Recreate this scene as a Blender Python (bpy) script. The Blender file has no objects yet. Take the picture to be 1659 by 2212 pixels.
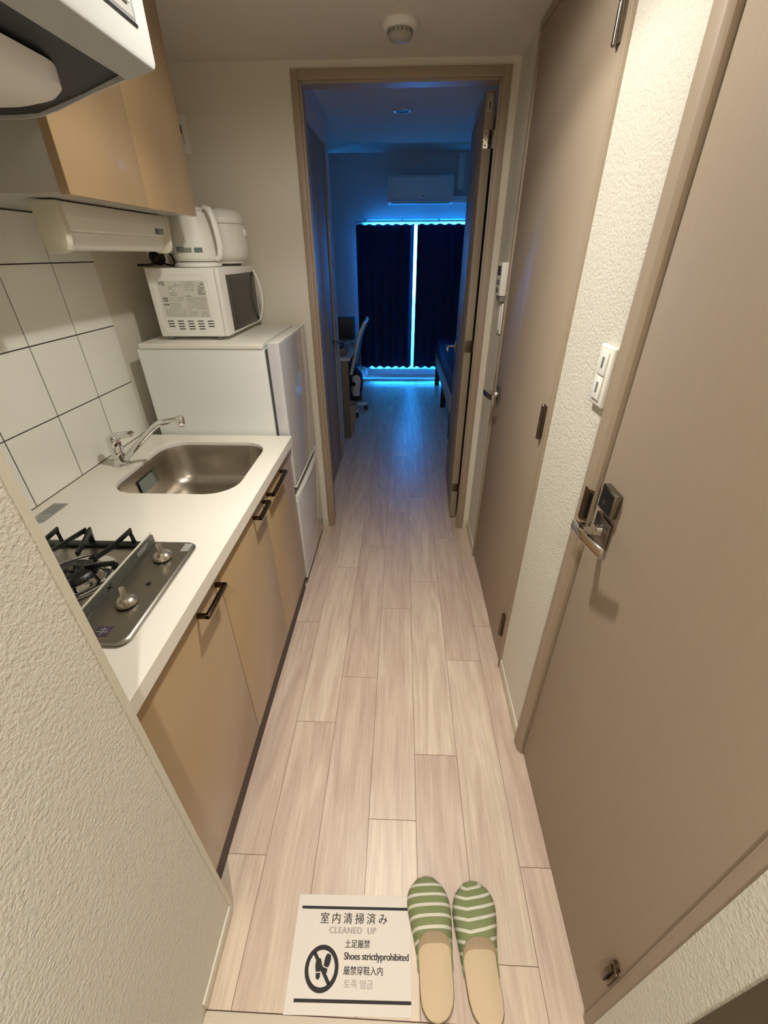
import bpy, bmesh, math, random
from mathutils import Vector, Matrix
random.seed(7)
C = bpy.context.scene.collection
SC = bpy.context.scene
PI = math.pi

# ------------------------------------------------------------------ camera
RM = [[0.9992262710, 0.0162089157, -0.0358347640],
      [0.0390315753, -0.5207315184, 0.8528277798],
      [-0.0048368775, -0.8535666095, -0.5209612728]]
cd = bpy.data.cameras.new('camera'); cam = bpy.data.objects.new('camera', cd); C.objects.link(cam)
cam.matrix_world = Matrix([[RM[i][0], -RM[i][1], -RM[i][2], (0, 0, 1.5)[i]] for i in range(3)] + [[0, 0, 0, 1]])
cd.sensor_fit = 'VERTICAL'; cd.sensor_height = 36.0; cd.lens = 915.502 / 2212 * 36.0
cd.clip_start = 0.01; cd.clip_end = 100
SC.camera = cam

# ------------------------------------------------------------------ world (blue evening daylight), lights, exposure
SKY = (0.016, 0.30, 1.0); SKY_S = 390.0
w = bpy.data.worlds.new('sky'); SC.world = w; w.use_nodes = True
bg = w.node_tree.nodes['Background']; bg.inputs[0].default_value = (*SKY, 1); bg.inputs[1].default_value = SKY_S
pl = bpy.data.lights.new('window_portal', 'AREA'); pl.shape = 'RECTANGLE'; pl.size = 1.6; pl.size_y = 1.84
pl.cycles.is_portal = True
po = bpy.data.objects.new('window_portal', pl); C.objects.link(po)
po.location = (0.30, 6.20, 0.94); po.rotation_euler = (math.radians(-90), 0, 0)

LAMP = (-0.04, 1.10, 2.118); LAMP_W = 156.0
FILL = (0.0, -0.42, 2.118); FILL_W = 180.0  # added fill light behind the camera, brightens the near left wall
# downlight distribution: strong core, even spill, softened cut-off near 65 degrees, nothing upwards
BEAM, BEAM_POW, SPILL, OUTER = 0.52, 7.0, 0.165, 0.50
ll = bpy.data.lights.new('hall_lamp', 'POINT'); ll.energy = LAMP_W; ll.color = (1.0, 0.968, 0.885)
ll.shadow_soft_size = 0.03; ll.use_nodes = True
nt = ll.node_tree; em = next(n for n in nt.nodes if n.type == 'EMISSION')
def nmath(op, a, b=None, c=None):
    n = nt.nodes.new('ShaderNodeMath'); n.operation = op
    for i, v in enumerate((a, b, c)):
        if v is None: continue
        if isinstance(v, (int, float)): n.inputs[i].default_value = v
        else: nt.links.new(v, n.inputs[i])
    return n.outputs[0]
g = nt.nodes.new('ShaderNodeNewGeometry'); sx = nt.nodes.new('ShaderNodeSeparateXYZ')
nt.links.new(g.outputs['Incoming'], sx.inputs[0])
cosv = nmath('MAXIMUM', nmath('MULTIPLY', sx.outputs[2], -1.0), 0.0)
mr = nt.nodes.new('ShaderNodeMapRange'); mr.interpolation_type = 'SMOOTHSTEP'
for k, v in ((1, math.cos(math.radians(68))), (2, math.cos(math.radians(57))), (3, OUTER), (4, 1.0)): mr.inputs[k].default_value = v
nt.links.new(cosv, mr.inputs[0])
m2 = nt.nodes.new('ShaderNodeMapRange'); m2.interpolation_type = 'SMOOTHSTEP'
for k, v in ((1, math.cos(math.radians(88))), (2, math.cos(math.radians(71))), (3, 0.0), (4, 1.0)): m2.inputs[k].default_value = v
nt.links.new(cosv, m2.inputs[0]); up = m2.outputs[0]
tot = nmath('MULTIPLY', nmath('MULTIPLY', nmath('ADD', nmath('MULTIPLY', nmath('POWER', cosv, BEAM_POW), BEAM), SPILL), mr.outputs[0]), up)
nt.links.new(tot, em.inputs['Strength'])
lo = bpy.data.objects.new('hall_lamp', ll); C.objects.link(lo); lo.location = LAMP
l2 = ll.copy(); l2.name = 'fill_lamp'; l2.energy = FILL_W
lo2 = bpy.data.objects.new('fill_lamp', l2); C.objects.link(lo2); lo2.location = FILL

SC.view_settings.view_transform = 'Standard'; SC.view_settings.look = 'None'
SC.view_settings.gamma = 1.0; SC.view_settings.use_curve_mapping = False
SC.view_settings.exposure = 0.0
cy = SC.cycles
cy.use_denoising = True; cy.max_bounces = 10; cy.diffuse_bounces = 6; cy.glossy_bounces = 4
cy.transmission_bounces = 6; cy.transparent_max_bounces = 12
cy.caustics_reflective = False; cy.caustics_refractive = False; cy.sample_clamp_indirect = 6.0

# ------------------------------------------------------------------ materials
def lin(c):
    return tuple((v / 255 / 12.92) if v <= 10.3 else ((v / 255 + 0.055) / 1.055) ** 2.4 for v in c)
MATS = {}
def mat(name, col, rough=0.5, metal=0.0, bump=None, spec=0.5, coat=0.0, stretch=None, var=0.0):
    """plain principled surface; bump=(scale, strength, distance); var = tone mottling"""
    if name in MATS: return MATS[name]
    m = bpy.data.materials.new(name); m.use_nodes = True; MATS[name] = m
    t = m.node_tree; p = t.nodes['Principled BSDF']
    c = lin(col)
    p.inputs['Base Color'].default_value = (*c, 1); p.inputs['Roughness'].default_value = rough
    p.inputs['Metallic'].default_value = metal; p.inputs['Specular IOR Level'].default_value = spec
    p.inputs['Coat Weight'].default_value = coat; p.inputs['Coat Roughness'].default_value = 0.08
    if bump or var:
        tc = t.nodes.new('ShaderNodeTexCoord'); mp = t.nodes.new('ShaderNodeMapping')
        t.links.new(tc.outputs['Object'], mp.inputs[0])
        if stretch: mp.inputs['Scale'].default_value = stretch
        n = t.nodes.new('ShaderNodeTexNoise'); n.inputs['Scale'].default_value = bump[0] if bump else 6
        n.inputs['Detail'].default_value = 3; n.inputs['Roughness'].default_value = 0.55
        t.links.new(mp.outputs[0], n.inputs['Vector'])
        if bump:
            b = t.nodes.new('ShaderNodeBump'); b.inputs['Strength'].default_value = bump[1]
            b.inputs['Distance'].default_value = bump[2]
            t.links.new(n.outputs['Fac'], b.inputs['Height']); t.links.new(b.outputs[0], p.inputs['Normal'])
        if var:
            mx = t.nodes.new('ShaderNodeMix'); mx.data_type = 'RGBA'
            mx.inputs[6].default_value = (*[v * (1 - var) for v in c], 1)
            mx.inputs[7].default_value = (*[min(1, v * (1 + var)) for v in c], 1)
            t.links.new(n.outputs['Fac'], mx.inputs[0]); t.links.new(mx.outputs[2], p.inputs['Base Color'])
    return m

def mat_emit(name, col, s):
    m = bpy.data.materials.new(name); m.use_nodes = True; MATS[name] = m
    t = m.node_tree; p = t.nodes['Principled BSDF']
    p.inputs['Base Color'].default_value = (.8, .8, .8, 1)
    p.inputs['Emission Color'].default_value = (*col, 1); p.inputs['Emission Strength'].default_value = s
    return m

def mat_glass(name, tint, refl=0.12, rough=0.02, milky=0.0, milk=(200, 200, 190)):
    """thin clear sheet: lets light straight through, with a little reflection"""
    m = bpy.data.materials.new(name); m.use_nodes = True; MATS[name] = m
    t = m.node_tree; t.nodes.clear()
    o = t.nodes.new('ShaderNodeOutputMaterial'); tr = t.nodes.new('ShaderNodeBsdfTransparent')
    gl = t.nodes.new('ShaderNodeBsdfGlossy'); mx = t.nodes.new('ShaderNodeMixShader'); fr = t.nodes.new('ShaderNodeFresnel')
    tr.inputs[0].default_value = (*tint, 1); gl.inputs['Roughness'].default_value = rough
    fr.inputs[0].default_value = 1.45
    t.links.new(fr.outputs[0], mx.inputs[0]); t.links.new(tr.outputs[0], mx.inputs[1]); t.links.new(gl.outputs[0], mx.inputs[2])
    out = mx
    if milky:
        df = t.nodes.new('ShaderNodeBsdfDiffuse'); df.inputs[0].default_value = (*lin(milk), 1)
        m2 = t.nodes.new('ShaderNodeMixShader'); m2.inputs[0].default_value = milky
        t.links.new(mx.outputs[0], m2.inputs[1]); t.links.new(df.outputs[0], m2.inputs[2]); out = m2
    t.links.new(out.outputs[0], o.inputs[0])
    return m

def mat_floor():
    m = bpy.data.materials.new('floor_planks'); m.use_nodes = True; MATS['floor'] = m
    t = m.node_tree; N = t.nodes; L = t.links; p = N['Principled BSDF']
    at = N.new('ShaderNodeAttribute'); at.attribute_name = 'plank'
    se = N.new('ShaderNodeSeparateColor'); L.new(at.outputs['Color'], se.inputs[0])
    tc = N.new('ShaderNodeTexCoord'); cb = N.new('ShaderNodeCombineXYZ')
    mu = N.new('ShaderNodeMath'); mu.operation = 'MULTIPLY'; mu.inputs[1].default_value = 37.0
    L.new(se.outputs[1], mu.inputs[0]); L.new(mu.outputs[0], cb.inputs[2])
    ad = N.new('ShaderNodeVectorMath'); ad.operation = 'ADD'; L.new(tc.outputs['Object'], ad.inputs[0]); L.new(cb.outputs[0], ad.inputs[1])
    def grain(scl, sc, det, dist):
        mp = N.new('ShaderNodeMapping'); mp.inputs['Scale'].default_value = scl; L.new(ad.outputs[0], mp.inputs[0])
        n = N.new('ShaderNodeTexNoise'); n.inputs['Scale'].default_value = sc; n.inputs['Detail'].default_value = det
        n.inputs['Distortion'].default_value = dist; L.new(mp.outputs[0], n.inputs['Vector']); return n
    n1 = grain((9, 0.9, 1), 2.2, 4, 1.4)      # broad streaks
    n2 = grain((60, 2.2, 1), 3.0, 5, 0.6)      # fine fibres
    r1 = N.new('ShaderNodeValToRGB'); e = r1.color_ramp.elements
    e[0].position = 0.30; e[0].color = (*lin((202, 180, 163)), 1)
    e[1].position = 0.68; e[1].color = (*lin((226, 209, 189)), 1)
    L.new(n1.outputs['Fac'], r1.inputs[0])
    r2 = N.new('ShaderNodeValToRGB'); e = r2.color_ramp.elements
    e[0].position = 0.30; e[0].color = (0.80, 0.78, 0.77, 1); e[1].position = 0.62; e[1].color = (1, 1, 1, 1)
    L.new(n2.outputs['Fac'], r2.inputs[0])
    m1 = N.new('ShaderNodeMix'); m1.data_type = 'RGBA'; m1.blend_type = 'MULTIPLY'; m1.inputs[0].default_value = 0.75
    L.new(r1.outputs[0], m1.inputs[6]); L.new(r2.outputs[0], m1.inputs[7])
    r3 = N.new('ShaderNodeValToRGB'); e = r3.color_ramp.elements
    e[0].position = 0; e[0].color = (0.86, 0.81, 0.80, 1); e[1].position = 1; e[1].color = (0.98, 0.97, 0.94, 1)
    L.new(se.outputs[0], r3.inputs[0])
    m2 = N.new('ShaderNodeMix'); m2.data_type = 'RGBA'; m2.blend_type = 'MULTIPLY'; m2.inputs[0].default_value = 1
    L.new(m1.outputs[2], m2.inputs[6]); L.new(r3.outputs[0], m2.inputs[7])
    L.new(m2.outputs[2], p.inputs['Base Color'])
    p.inputs['Roughness'].default_value = 0.38; p.inputs['Specular IOR Level'].default_value = 0.4
    b = N.new('ShaderNodeBump'); b.inputs['Strength'].default_value = 0.12; b.inputs['Distance'].default_value = 0.001
    L.new(n2.outputs['Fac'], b.inputs['Height']); L.new(b.outputs[0], p.inputs['Normal'])
    return m

def mat_stripes():
    """green slipper cloth with thin off-white bands across the foot"""
    m = bpy.data.materials.new('striped_cloth'); m.use_nodes = True
    t = m.node_tree; N = t.nodes; L = t.links; p = N['Principled BSDF']
    tc = N.new('ShaderNodeTexCoord'); s = N.new('ShaderNodeSeparateXYZ'); L.new(tc.outputs['UV'], s.inputs[0])
    fr = N.new('ShaderNodeMath'); fr.operation = 'FRACT'; L.new(s.outputs[1], fr.inputs[0])
    lt = N.new('ShaderNodeMath'); lt.operation = 'LESS_THAN'; lt.inputs[1].default_value = 0.30; L.new(fr.outputs[0], lt.inputs[0])
    mx = N.new('ShaderNodeMix'); mx.data_type = 'RGBA'; L.new(lt.outputs[0], mx.inputs[0])
    mx.inputs[6].default_value = (*lin((140, 148, 104)), 1); mx.inputs[7].default_value = (*lin((226, 222, 204)), 1)
    n = N.new('ShaderNodeTexNoise'); n.inputs['Scale'].default_value = 600; L.new(tc.outputs['Object'], n.inputs['Vector'])
    mm = N.new('ShaderNodeMix'); mm.data_type = 'RGBA'; mm.blend_type = 'MULTIPLY'; mm.inputs[0].default_value = 0.25
    L.new(mx.outputs[2], mm.inputs[6]); L.new(n.outputs['Fac'], mm.inputs[7]); L.new(mm.outputs[2], p.inputs['Base Color'])
    p.inputs['Roughness'].default_value = 0.9; p.inputs['Specular IOR Level'].default_value = 0.1
    return m

def mat_sheer():
    m = bpy.data.materials.new('sheer_cloth'); m.use_nodes = True
    t = m.node_tree; t.nodes.clear(); N = t.nodes; L = t.links
    o = N.new('ShaderNodeOutputMaterial'); tr = N.new('ShaderNodeBsdfTransparent'); tl = N.new('ShaderNodeBsdfTranslucent'); df = N.new('ShaderNodeBsdfDiffuse')
    for n in (tr, tl, df): n.inputs[0].default_value = (0.92, 0.92, 0.92, 1)
    a = N.new('ShaderNodeMixShader'); a.inputs[0].default_value = 0.40; L.new(tl.outputs[0], a.inputs[1]); L.new(df.outputs[0], a.inputs[2])
    b = N.new('ShaderNodeMixShader'); b.inputs[0].default_value = 0.75; L.new(tr.outputs[0], b.inputs[1]); L.new(a.outputs[0], b.inputs[2])
    L.new(b.outputs[0], o.inputs[0]); return m

def mat_cow():
    m = bpy.data.materials.new('cow_print'); m.use_nodes = True
    t = m.node_tree; N = t.nodes; L = t.links; p = N['Principled BSDF']
    tc = N.new('ShaderNodeTexCoord'); n = N.new('ShaderNodeTexNoise'); n.inputs['Scale'].default_value = 9; n.inputs['Detail'].default_value = 0.5
    L.new(tc.outputs['Object'], n.inputs['Vector'])
    r = N.new('ShaderNodeValToRGB'); e = r.color_ramp.elements
    e[0].position = 0.46; e[0].color = (*lin((215, 215, 215)), 1); e[1].position = 0.48; e[1].color = (*lin((20, 20, 22)), 1)
    L.new(n.outputs['Fac'], r.inputs[0]); L.new(r.outputs[0], p.inputs['Base Color']); p.inputs['Roughness'].default_value = 0.9
    return m

def mat_steel(name, col, rough, aniso=0.0):
    m = mat(name, col, rough, 1.0, bump=(90, 0.05, 0.0005), stretch=(1, 14, 14))
    return m

WALLPAPER = mat('wallpaper', (217, 212, 198), 0.75, bump=(170, 1.0, 0.0030), spec=0.3)
WALL = mat('wall_paint', (224, 217, 202), 0.8, bump=(120, 0.25, 0.001), spec=0.2)
CEIL = mat('ceiling_paint', (218, 211, 202), 0.85, bump=(120, 0.2, 0.001), spec=0.2)
ROOMW = mat('room_wall', (205, 205, 205), 0.85, bump=(120, 0.2, 0.001), spec=0.2)
VINYL = mat('vinyl_trim', (212, 206, 188), 0.45)
TAUPE = mat('taupe_door', (163, 147, 127), 0.6, bump=(40, 0.12, 0.0006), stretch=(6, 6, 0.25), var=0.05)
CASING = mat('taupe_casing', (164, 147, 127), 0.45, bump=(40, 0.12, 0.0006), stretch=(6, 6, 0.25), var=0.05)
DARKGAP = mat('dark_gap', (30, 24, 20), 0.8)
CAB = mat('beige_laminate', (174, 148, 112), 0.28, coat=0.25, var=0.03)
CABEDGE = mat('beige_edge', (172, 146, 112), 0.4)
CARC = mat('carcass_board', (176, 172, 164), 0.5)
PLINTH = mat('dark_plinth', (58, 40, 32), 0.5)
TOP = mat('white_worktop', (232, 226, 214), 0.38, var=0.015)
TILE = mat('white_tile', (243, 241, 233), 0.14, coat=0.3)
GROUT = mat('dark_grout', (50, 44, 40), 0.9)
STEEL = mat('brushed_steel', (176, 170, 158), 0.33, 1.0, bump=(60, 0.06, 0.0004), stretch=(30, 1, 30))
SINKST = mat('sink_steel', (186, 178, 165), 0.33, 1.0, bump=(200, 0.05, 0.0004))
KNOB = mat('satin_knob', (200, 192, 178), 0.3, 1.0)
CHROME = mat('chrome', (225, 225, 225), 0.06, 1.0)
NICKEL = mat('satin_nickel', (150, 142, 132), 0.22, 1.0)
BRONZE = mat('brown_metal', (104, 86, 70), 0.35, 0.9)
HANDLE = mat('dark_chrome_handle', (92, 78, 64), 0.2, 1.0)
IRON = mat('black_enamel', (18, 18, 18), 0.35)
BLACK = mat('black_plastic', (12, 12, 13), 0.45)
BLKGLASS = mat('black_glass', (10, 10, 12), 0.05, spec=0.6)
WPLAST = mat('white_plastic', (238, 236, 229), 0.35)
WPLAST2 = mat('white_plastic_soft', (234, 231, 222), 0.45)
FRIDGE = mat('fridge_white', (226, 228, 224), 0.32)
FRIDGED = mat('fridge_door_gloss', (204, 203, 206), 0.12, coat=0.4)
GREYPL = mat('grey_plastic', (128, 128, 126), 0.5)
LGREY = mat('light_grey_print', (168, 166, 160), 0.6)
DGREY = mat('dark_grey_print', (84, 82, 78), 0.6)
SILVERL = mat('silver_label', (158, 162, 156), 0.4, 0.3)
SEAGREEN = mat('grey_green_label', (136, 146, 134), 0.5)
PURPLE = mat('purple_label', (70, 56, 74), 0.5)
HOODW = mat('hood_white', (204, 204, 201), 0.4)
HOODG = mat('hood_lip_grey', (176, 178, 176), 0.45)
HOODD = mat('hood_dark', (38, 38, 42), 0.5)
CREAM = mat('cream_cap', (214, 209, 190), 0.45)
PAPER = mat('paper', (222, 213, 203), 0.7, spec=0.2)
INK = mat('ink', (34, 28, 26), 0.7)
INKGREY = mat('ink_grey', (168, 160, 152), 0.8)
INSOLE = mat('insole', (206, 184, 152), 0.85, spec=0.15)
SOLE = mat('slipper_sole', (120, 104, 76), 0.85)
GREENCL = mat('green_cloth_edge', (140, 148, 104), 0.9)
STRIPE = mat_stripes(); COW = mat_cow(); FLOOR = mat_floor()
GROOVE = mat('plank_groove', (120, 88, 72), 0.8)
KERB = mat('entry_kerb', (206, 192, 172), 0.5, bump=(40, 0.1, 0.0005), stretch=(0.3, 8, 8), var=0.08)
CURT = mat('navy_curtain', (44, 60, 88), 0.9, spec=0.1, bump=(300, 0.2, 0.0005))
SHEER = mat_sheer()
GLASS = mat_glass('window_glass', (0.97, 0.99, 0.98))
ACRYL = mat_glass('clear_acrylic', (0.86, 0.87, 0.83), milky=0.16, milk=(205, 205, 190))
MILKY = mat('milky_edge', (206, 202, 184), 0.4)
ALU = mat('window_frame_white', (215, 218, 222), 0.4)
BEDB = mat('blue_dim_bedding', (40, 48, 84), 0.9)  # dim blue room light put into the cover colour, darker on top
BEDS = mat('blue_lit_mattress', (96, 108, 136), 0.9)  # pale mattress with the blue daylight put into its colour
BEDW = mat('bed_wood', (190, 182, 172), 0.5)
DKWOOD = mat('dark_wood', (52, 42, 38), 0.5)
DESKW = mat('desk_wood', (112, 100, 86), 0.5)
OLIVE = mat('dark_panel', (82, 70, 48), 0.6)
LENS = mat_emit('lamp_lens', (1.0, 0.88, 0.7), 14.0)

# ------------------------------------------------------------------ mesh builder
class MB:
    def __init__(s): s.bm = bmesh.new(); s.uv = None
    def _fin(s, verts, faces, mi, bev, seg, edges=None):
        for f in faces: f.material_index = mi
        if bev > 0:
            es = edges if edges is not None else list({e for f in faces for e in f.edges})
            r = bmesh.ops.bevel(s.bm, geom=es, offset=bev, segments=seg, profile=0.5, affect='EDGES', clamp_overlap=True)
            for f in r['faces']: f.material_index = mi
        return s
    def box(s, x0, x1, y0, y1, z0, z1, bev=0, seg=2, mi=0):
        v = [s.bm.verts.new((x, y, z)) for x in (x0, x1) for y in (y0, y1) for z in (z0, z1)]
        q = [(0, 1, 3, 2), (4, 6, 7, 5), (0, 4, 5, 1), (2, 3, 7, 6), (0, 2, 6, 4), (1, 5, 7, 3)]
        return s._fin(v, [s.bm.faces.new([v[i] for i in f]) for f in q], mi, bev, seg)
    def prism(s, pts, ax, a0, a1, mi=0, bev=0, seg=2, side_only=False):
        """pts: 2-D outline; ax='x': (y,z), 'y': (x,z), 'z': (x,y)"""
        def P(p, a): return {'x': (a, p[0], p[1]), 'y': (p[0], a, p[1]), 'z': (p[0], p[1], a)}[ax]
        A = [s.bm.verts.new(P(p, a0)) for p in pts]; B = [s.bm.verts.new(P(p, a1)) for p in pts]
        n = len(pts); fs = [s.bm.faces.new(A), s.bm.faces.new(B[::-1])]
        for i in range(n): fs.append(s.bm.faces.new([A[i], B[i], B[(i + 1) % n], A[(i + 1) % n]]))
        es = None
        if side_only: es = list(set(fs[0].edges) | set(fs[1].edges))
        return s._fin(A + B, fs, mi, bev, seg, es)
    def loft(s, rings, mi=0, cap0=True, cap1=True, closed=True):
        R = [[s.bm.verts.new(p) for p in r] for r in rings]; n = len(R[0])
        for a, b in zip(R, R[1:]):
            for i in range(n if closed else n - 1):
                f = s.bm.faces.new([a[i], a[(i + 1) % n], b[(i + 1) % n], b[i]]); f.material_index = mi
        if cap0 and closed: s.bm.faces.new(R[0][::-1]).material_index = mi
        if cap1 and closed: s.bm.faces.new(R[-1]).material_index = mi
        return s
    def lathe(s, prof, c, seg=32, ax='z', mi=0, cap0=True, cap1=True, sx=1.0, sy=1.0):
        rings = []
        for r, h in prof:
            ring = []
            for k in range(seg):
                a = 2 * PI * k / seg; u, v = r * math.cos(a) * sx, r * math.sin(a) * sy
                o = {'z': (u, v, h), 'x': (h, u, v), 'y': (u, h, v)}[ax]
                ring.append((c[0] + o[0], c[1] + o[1], c[2] + o[2]))
            rings.append(ring)
        return s.loft(rings, mi, cap0, cap1)
    def tube(s, pts, r, seg=10, mi=0, flat=None, up=(0, 0, 1)):
        """swept tube; r number or list; flat=(a,b) elliptical section half-sizes"""
        pts = [Vector(p) for p in pts]; rings = []; prev = None
        for i, p in enumerate(pts):
            d = (pts[min(i + 1, len(pts) - 1)] - pts[max(i - 1, 0)]).normalized()
            a = Vector(up) if prev is None else prev
            n1 = a - d * a.dot(d)
            if n1.length < 1e-4: n1 = Vector((1, 0, 0)) - d * d.x
            n1.normalize(); prev = n1; n2 = d.cross(n1)
            rr = r[i] if isinstance(r, (list, tuple)) else r
            fa, fb = flat if flat else (rr, rr)
            rings.append([p + n1 * fa * math.cos(2 * PI * k / seg) + n2 * fb * math.sin(2 * PI * k / seg) for k in range(seg)])
        return s.loft(rings, mi)
    def bar(s, pts, hw, hh, mi=0, up=(0, 0, 1), bev=0):
        """swept rectangular bar: hw half-width sideways, hh half-height along up"""
        pts = [Vector(p) for p in pts]; rings = []
        for i, p in enumerate(pts):
            d0 = (p - pts[i - 1]).normalized() if i > 0 else None
            d1 = (pts[i + 1] - p).normalized() if i < len(pts) - 1 else None
            d = ((d0 or d1) + (d1 or d0)).normalized()
            k = 1.0
            if d0 and d1: k = 1.0 / max(0.35, d.dot(d0))
            n2 = d.cross(Vector(up))
            if n2.length < 1e-4: n2 = d.cross(Vector((0, 1, 0)))
            n2.normalize(); n1 = n2.cross(d).normalized()
            rings.append([p + n2 * (sx_ * hw) + n1 * (sy_ * hh * k) for sx_, sy_ in ((-1, -1), (1, -1), (1, 1), (-1, 1))])
        return s.loft(rings, mi)
    def quad(s, a, b, c, d, mi=0):
        f = s.bm.faces.new([s.bm.verts.new(p) for p in (a, b, c, d)]); f.material_index = mi; return s
    def disc(s, c, r, seg=20, mi=0, ax='z'):
        o = lambda a: {'z': (r * math.cos(a), r * math.sin(a), 0), 'x': (0, r * math.cos(a), r * math.sin(a)), 'y': (r * math.cos(a), 0, r * math.sin(a))}[ax]
        f = s.bm.faces.new([s.bm.verts.new(Vector(c) + Vector(o(2 * PI * k / seg))) for k in range(seg)]); f.material_index = mi; return s
    def poly(s, pts, mi=0):
        f = s.bm.faces.new([s.bm.verts.new(p) for p in pts]); f.material_index = mi; return s
    def xf(s, M, verts=None):
        bmesh.ops.transform(s.bm, matrix=M, verts=verts or s.bm.verts[:]); return s
    def build(s, name, mats, parent=None, smooth=35, recalc=True):
        if recalc: bmesh.ops.recalc_face_normals(s.bm, faces=s.bm.faces[:])
        if parent is None:
            vs = s.bm.verts
            xs = [v.co.x for v in vs]; ys = [v.co.y for v in vs]; zs = [v.co.z for v in vs]
            org = Vector(((min(xs) + max(xs)) / 2, (min(ys) + max(ys)) / 2, min(zs)))
        else:
            org = Vector((0, 0, 0)); q = parent
            while q is not None: org += q.location; q = q.parent
        for v in s.bm.verts: v.co -= org
        me = bpy.data.meshes.new(name); s.bm.to_mesh(me); s.bm.free()
        for m in (mats if isinstance(mats, (list, tuple)) else [mats]): me.materials.append(m)
        o = bpy.data.objects.new(name, me); C.objects.link(o)
        if parent is None: o.location = org
        else: o.parent = parent
        if smooth:
            me.polygons.foreach_set('use_smooth', [True] * len(me.polygons))
            me.set_sharp_from_angle(angle=math.radians(smooth))
        return o

def tag(o, label=None, cat=None, group=None, kind=None):
    if label: o['label'] = label
    if cat: o['category'] = cat
    if group: o['group'] = group
    if kind: o['kind'] = kind
    return o
def thing(name, label, cat, loc, group=None, kind=None):
    o = bpy.data.objects.new(name, None); C.objects.link(o); o.location = loc
    o.empty_display_size = 0.05
    return tag(o, label, cat, group, kind)
def copy_tree(o, parent=None):
    c = o.copy(); C.objects.link(c)
    if parent: c.parent = parent
    for ch in [x for x in list(C.objects) if x.parent == o]: copy_tree(ch, c)
    return c
def struct(o, label=None, cat=None): return tag(o, label, cat, kind='structure')

def rrect(x0, x1, y0, y1, r, n=6):
    """rounded rectangle outline, counter-clockwise"""
    P = []
    for cx, cy_, a0 in ((x1 - r, y1 - r, 0), (x0 + r, y1 - r, 90), (x0 + r, y0 + r, 180), (x1 - r, y0 + r, 270)):
        for k in range(n + 1):
            a = math.radians(a0 + 90 * k / n); P.append((cx + r * math.cos(a), cy_ + r * math.sin(a)))
    return P

def text_mesh(body, width=None, height=None, weight=0.0, spacing=1.0, res=4):
    """writing as flat polygons: list of polygons in the unit frame, scaled to width x height, left-bottom at 0,0"""
    cu = bpy.data.curves.new('t', 'FONT'); cu.body = body; cu.size = 1.0; cu.resolution_u = res
    cu.offset = weight; cu.space_character = spacing; cu.fill_mode = 'FRONT'
    ob = bpy.data.objects.new('t', cu); C.objects.link(ob)
    dg = bpy.context.evaluated_depsgraph_get(); dg.update()
    me = bpy.data.meshes.new_from_object(ob.evaluated_get(dg))
    vs = [v.co.copy() for v in me.vertices]; fs = [list(p.vertices) for p in me.polygons]
    bpy.data.objects.remove(ob); bpy.data.curves.remove(cu); bpy.data.meshes.remove(me)
    if not vs: return [], []
    x0 = min(v.x for v in vs); x1 = max(v.x for v in vs); y0 = min(v.y for v in vs); y1 = max(v.y for v in vs)
    return [((v.x - x0) / (x1 - x0) * width, (v.y - y0) / (y1 - y0) * height) for v in vs], fs
def add_text(mb, body, place, width, height, mi, weight=0.0, spacing=1.0):
    """place: function (u,v) -> 3-D point"""
    vs, fs = text_mesh(body, width, height, weight, spacing)
    V = [mb.bm.verts.new(place(*v)) for v in vs]
    for f in fs:
        try: mb.bm.faces.new([V[i] for i in f]).material_index = mi
        except ValueError: pass

# =================================================================== SETTING
HC = 2.135        # hall ceiling
XR = 0.4365       # right wall face
YF = 2.28         # far wall face
# --- floor of planks (hall and room beyond share the boards)
mb = MB(); lay = mb.bm.loops.layers.float_color.new('plank')
PW, PL = 0.1465, 0.917; X0 = -0.372
offs = {-1: 0.521, 0: 0.020, 1: 0.221, 2: 0.625, 3: 0.829, 4: 0.321, 5: 0.520}
tone = {}
gp = 0.0007
for k in range(-7, 8):
    a, b = X0 + k * PW, X0 + (k + 1) * PW
    off = offs.get(k, random.random() * PL)
    for j in range(-1, 7):
        y0, y1 = off + j * PL, off + (j + 1) * PL
        y0 = max(y0, 0.222); y1 = min(y1, 6.03)
        if y1 - y0 < 0.01: continue
        t = random.random(); h = random.random()
        f = mb.bm.faces.new([mb.bm.verts.new(p) for p in ((a + gp, y0 + gp, 0), (b - gp, y0 + gp, 0), (b - gp, y1 - gp, 0), (a + gp, y1 - gp, 0))])
        for l in f.loops: l[lay] = (t, h, 0, 1)
mb.box(-1.40, 1.50, 0.222, 6.03, -0.06, -0.0012, mi=1)
struct(mb.build('floor', [FLOOR, GROOVE], smooth=0, recalc=False), 'pale pinkish wood plank floor running down the hall', 'floor')
mb = MB(); mb.box(-0.431, 0.44, 0.10, 0.2217, -0.12, -0.0005, bev=0.003)
struct(mb.build('trim_9', KERB), 'greyish wood step edge at the near end of the floor', 'step edge')
mb = MB(); mb.box(-1.3, 0.75, -1.3, 0.0995, -0.18, -0.12)
struct(mb.build('floor_entry', mat('entry_stone', (120, 112, 102), 0.6, var=0.1)), 'stone entry floor below the step', 'floor')

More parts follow.
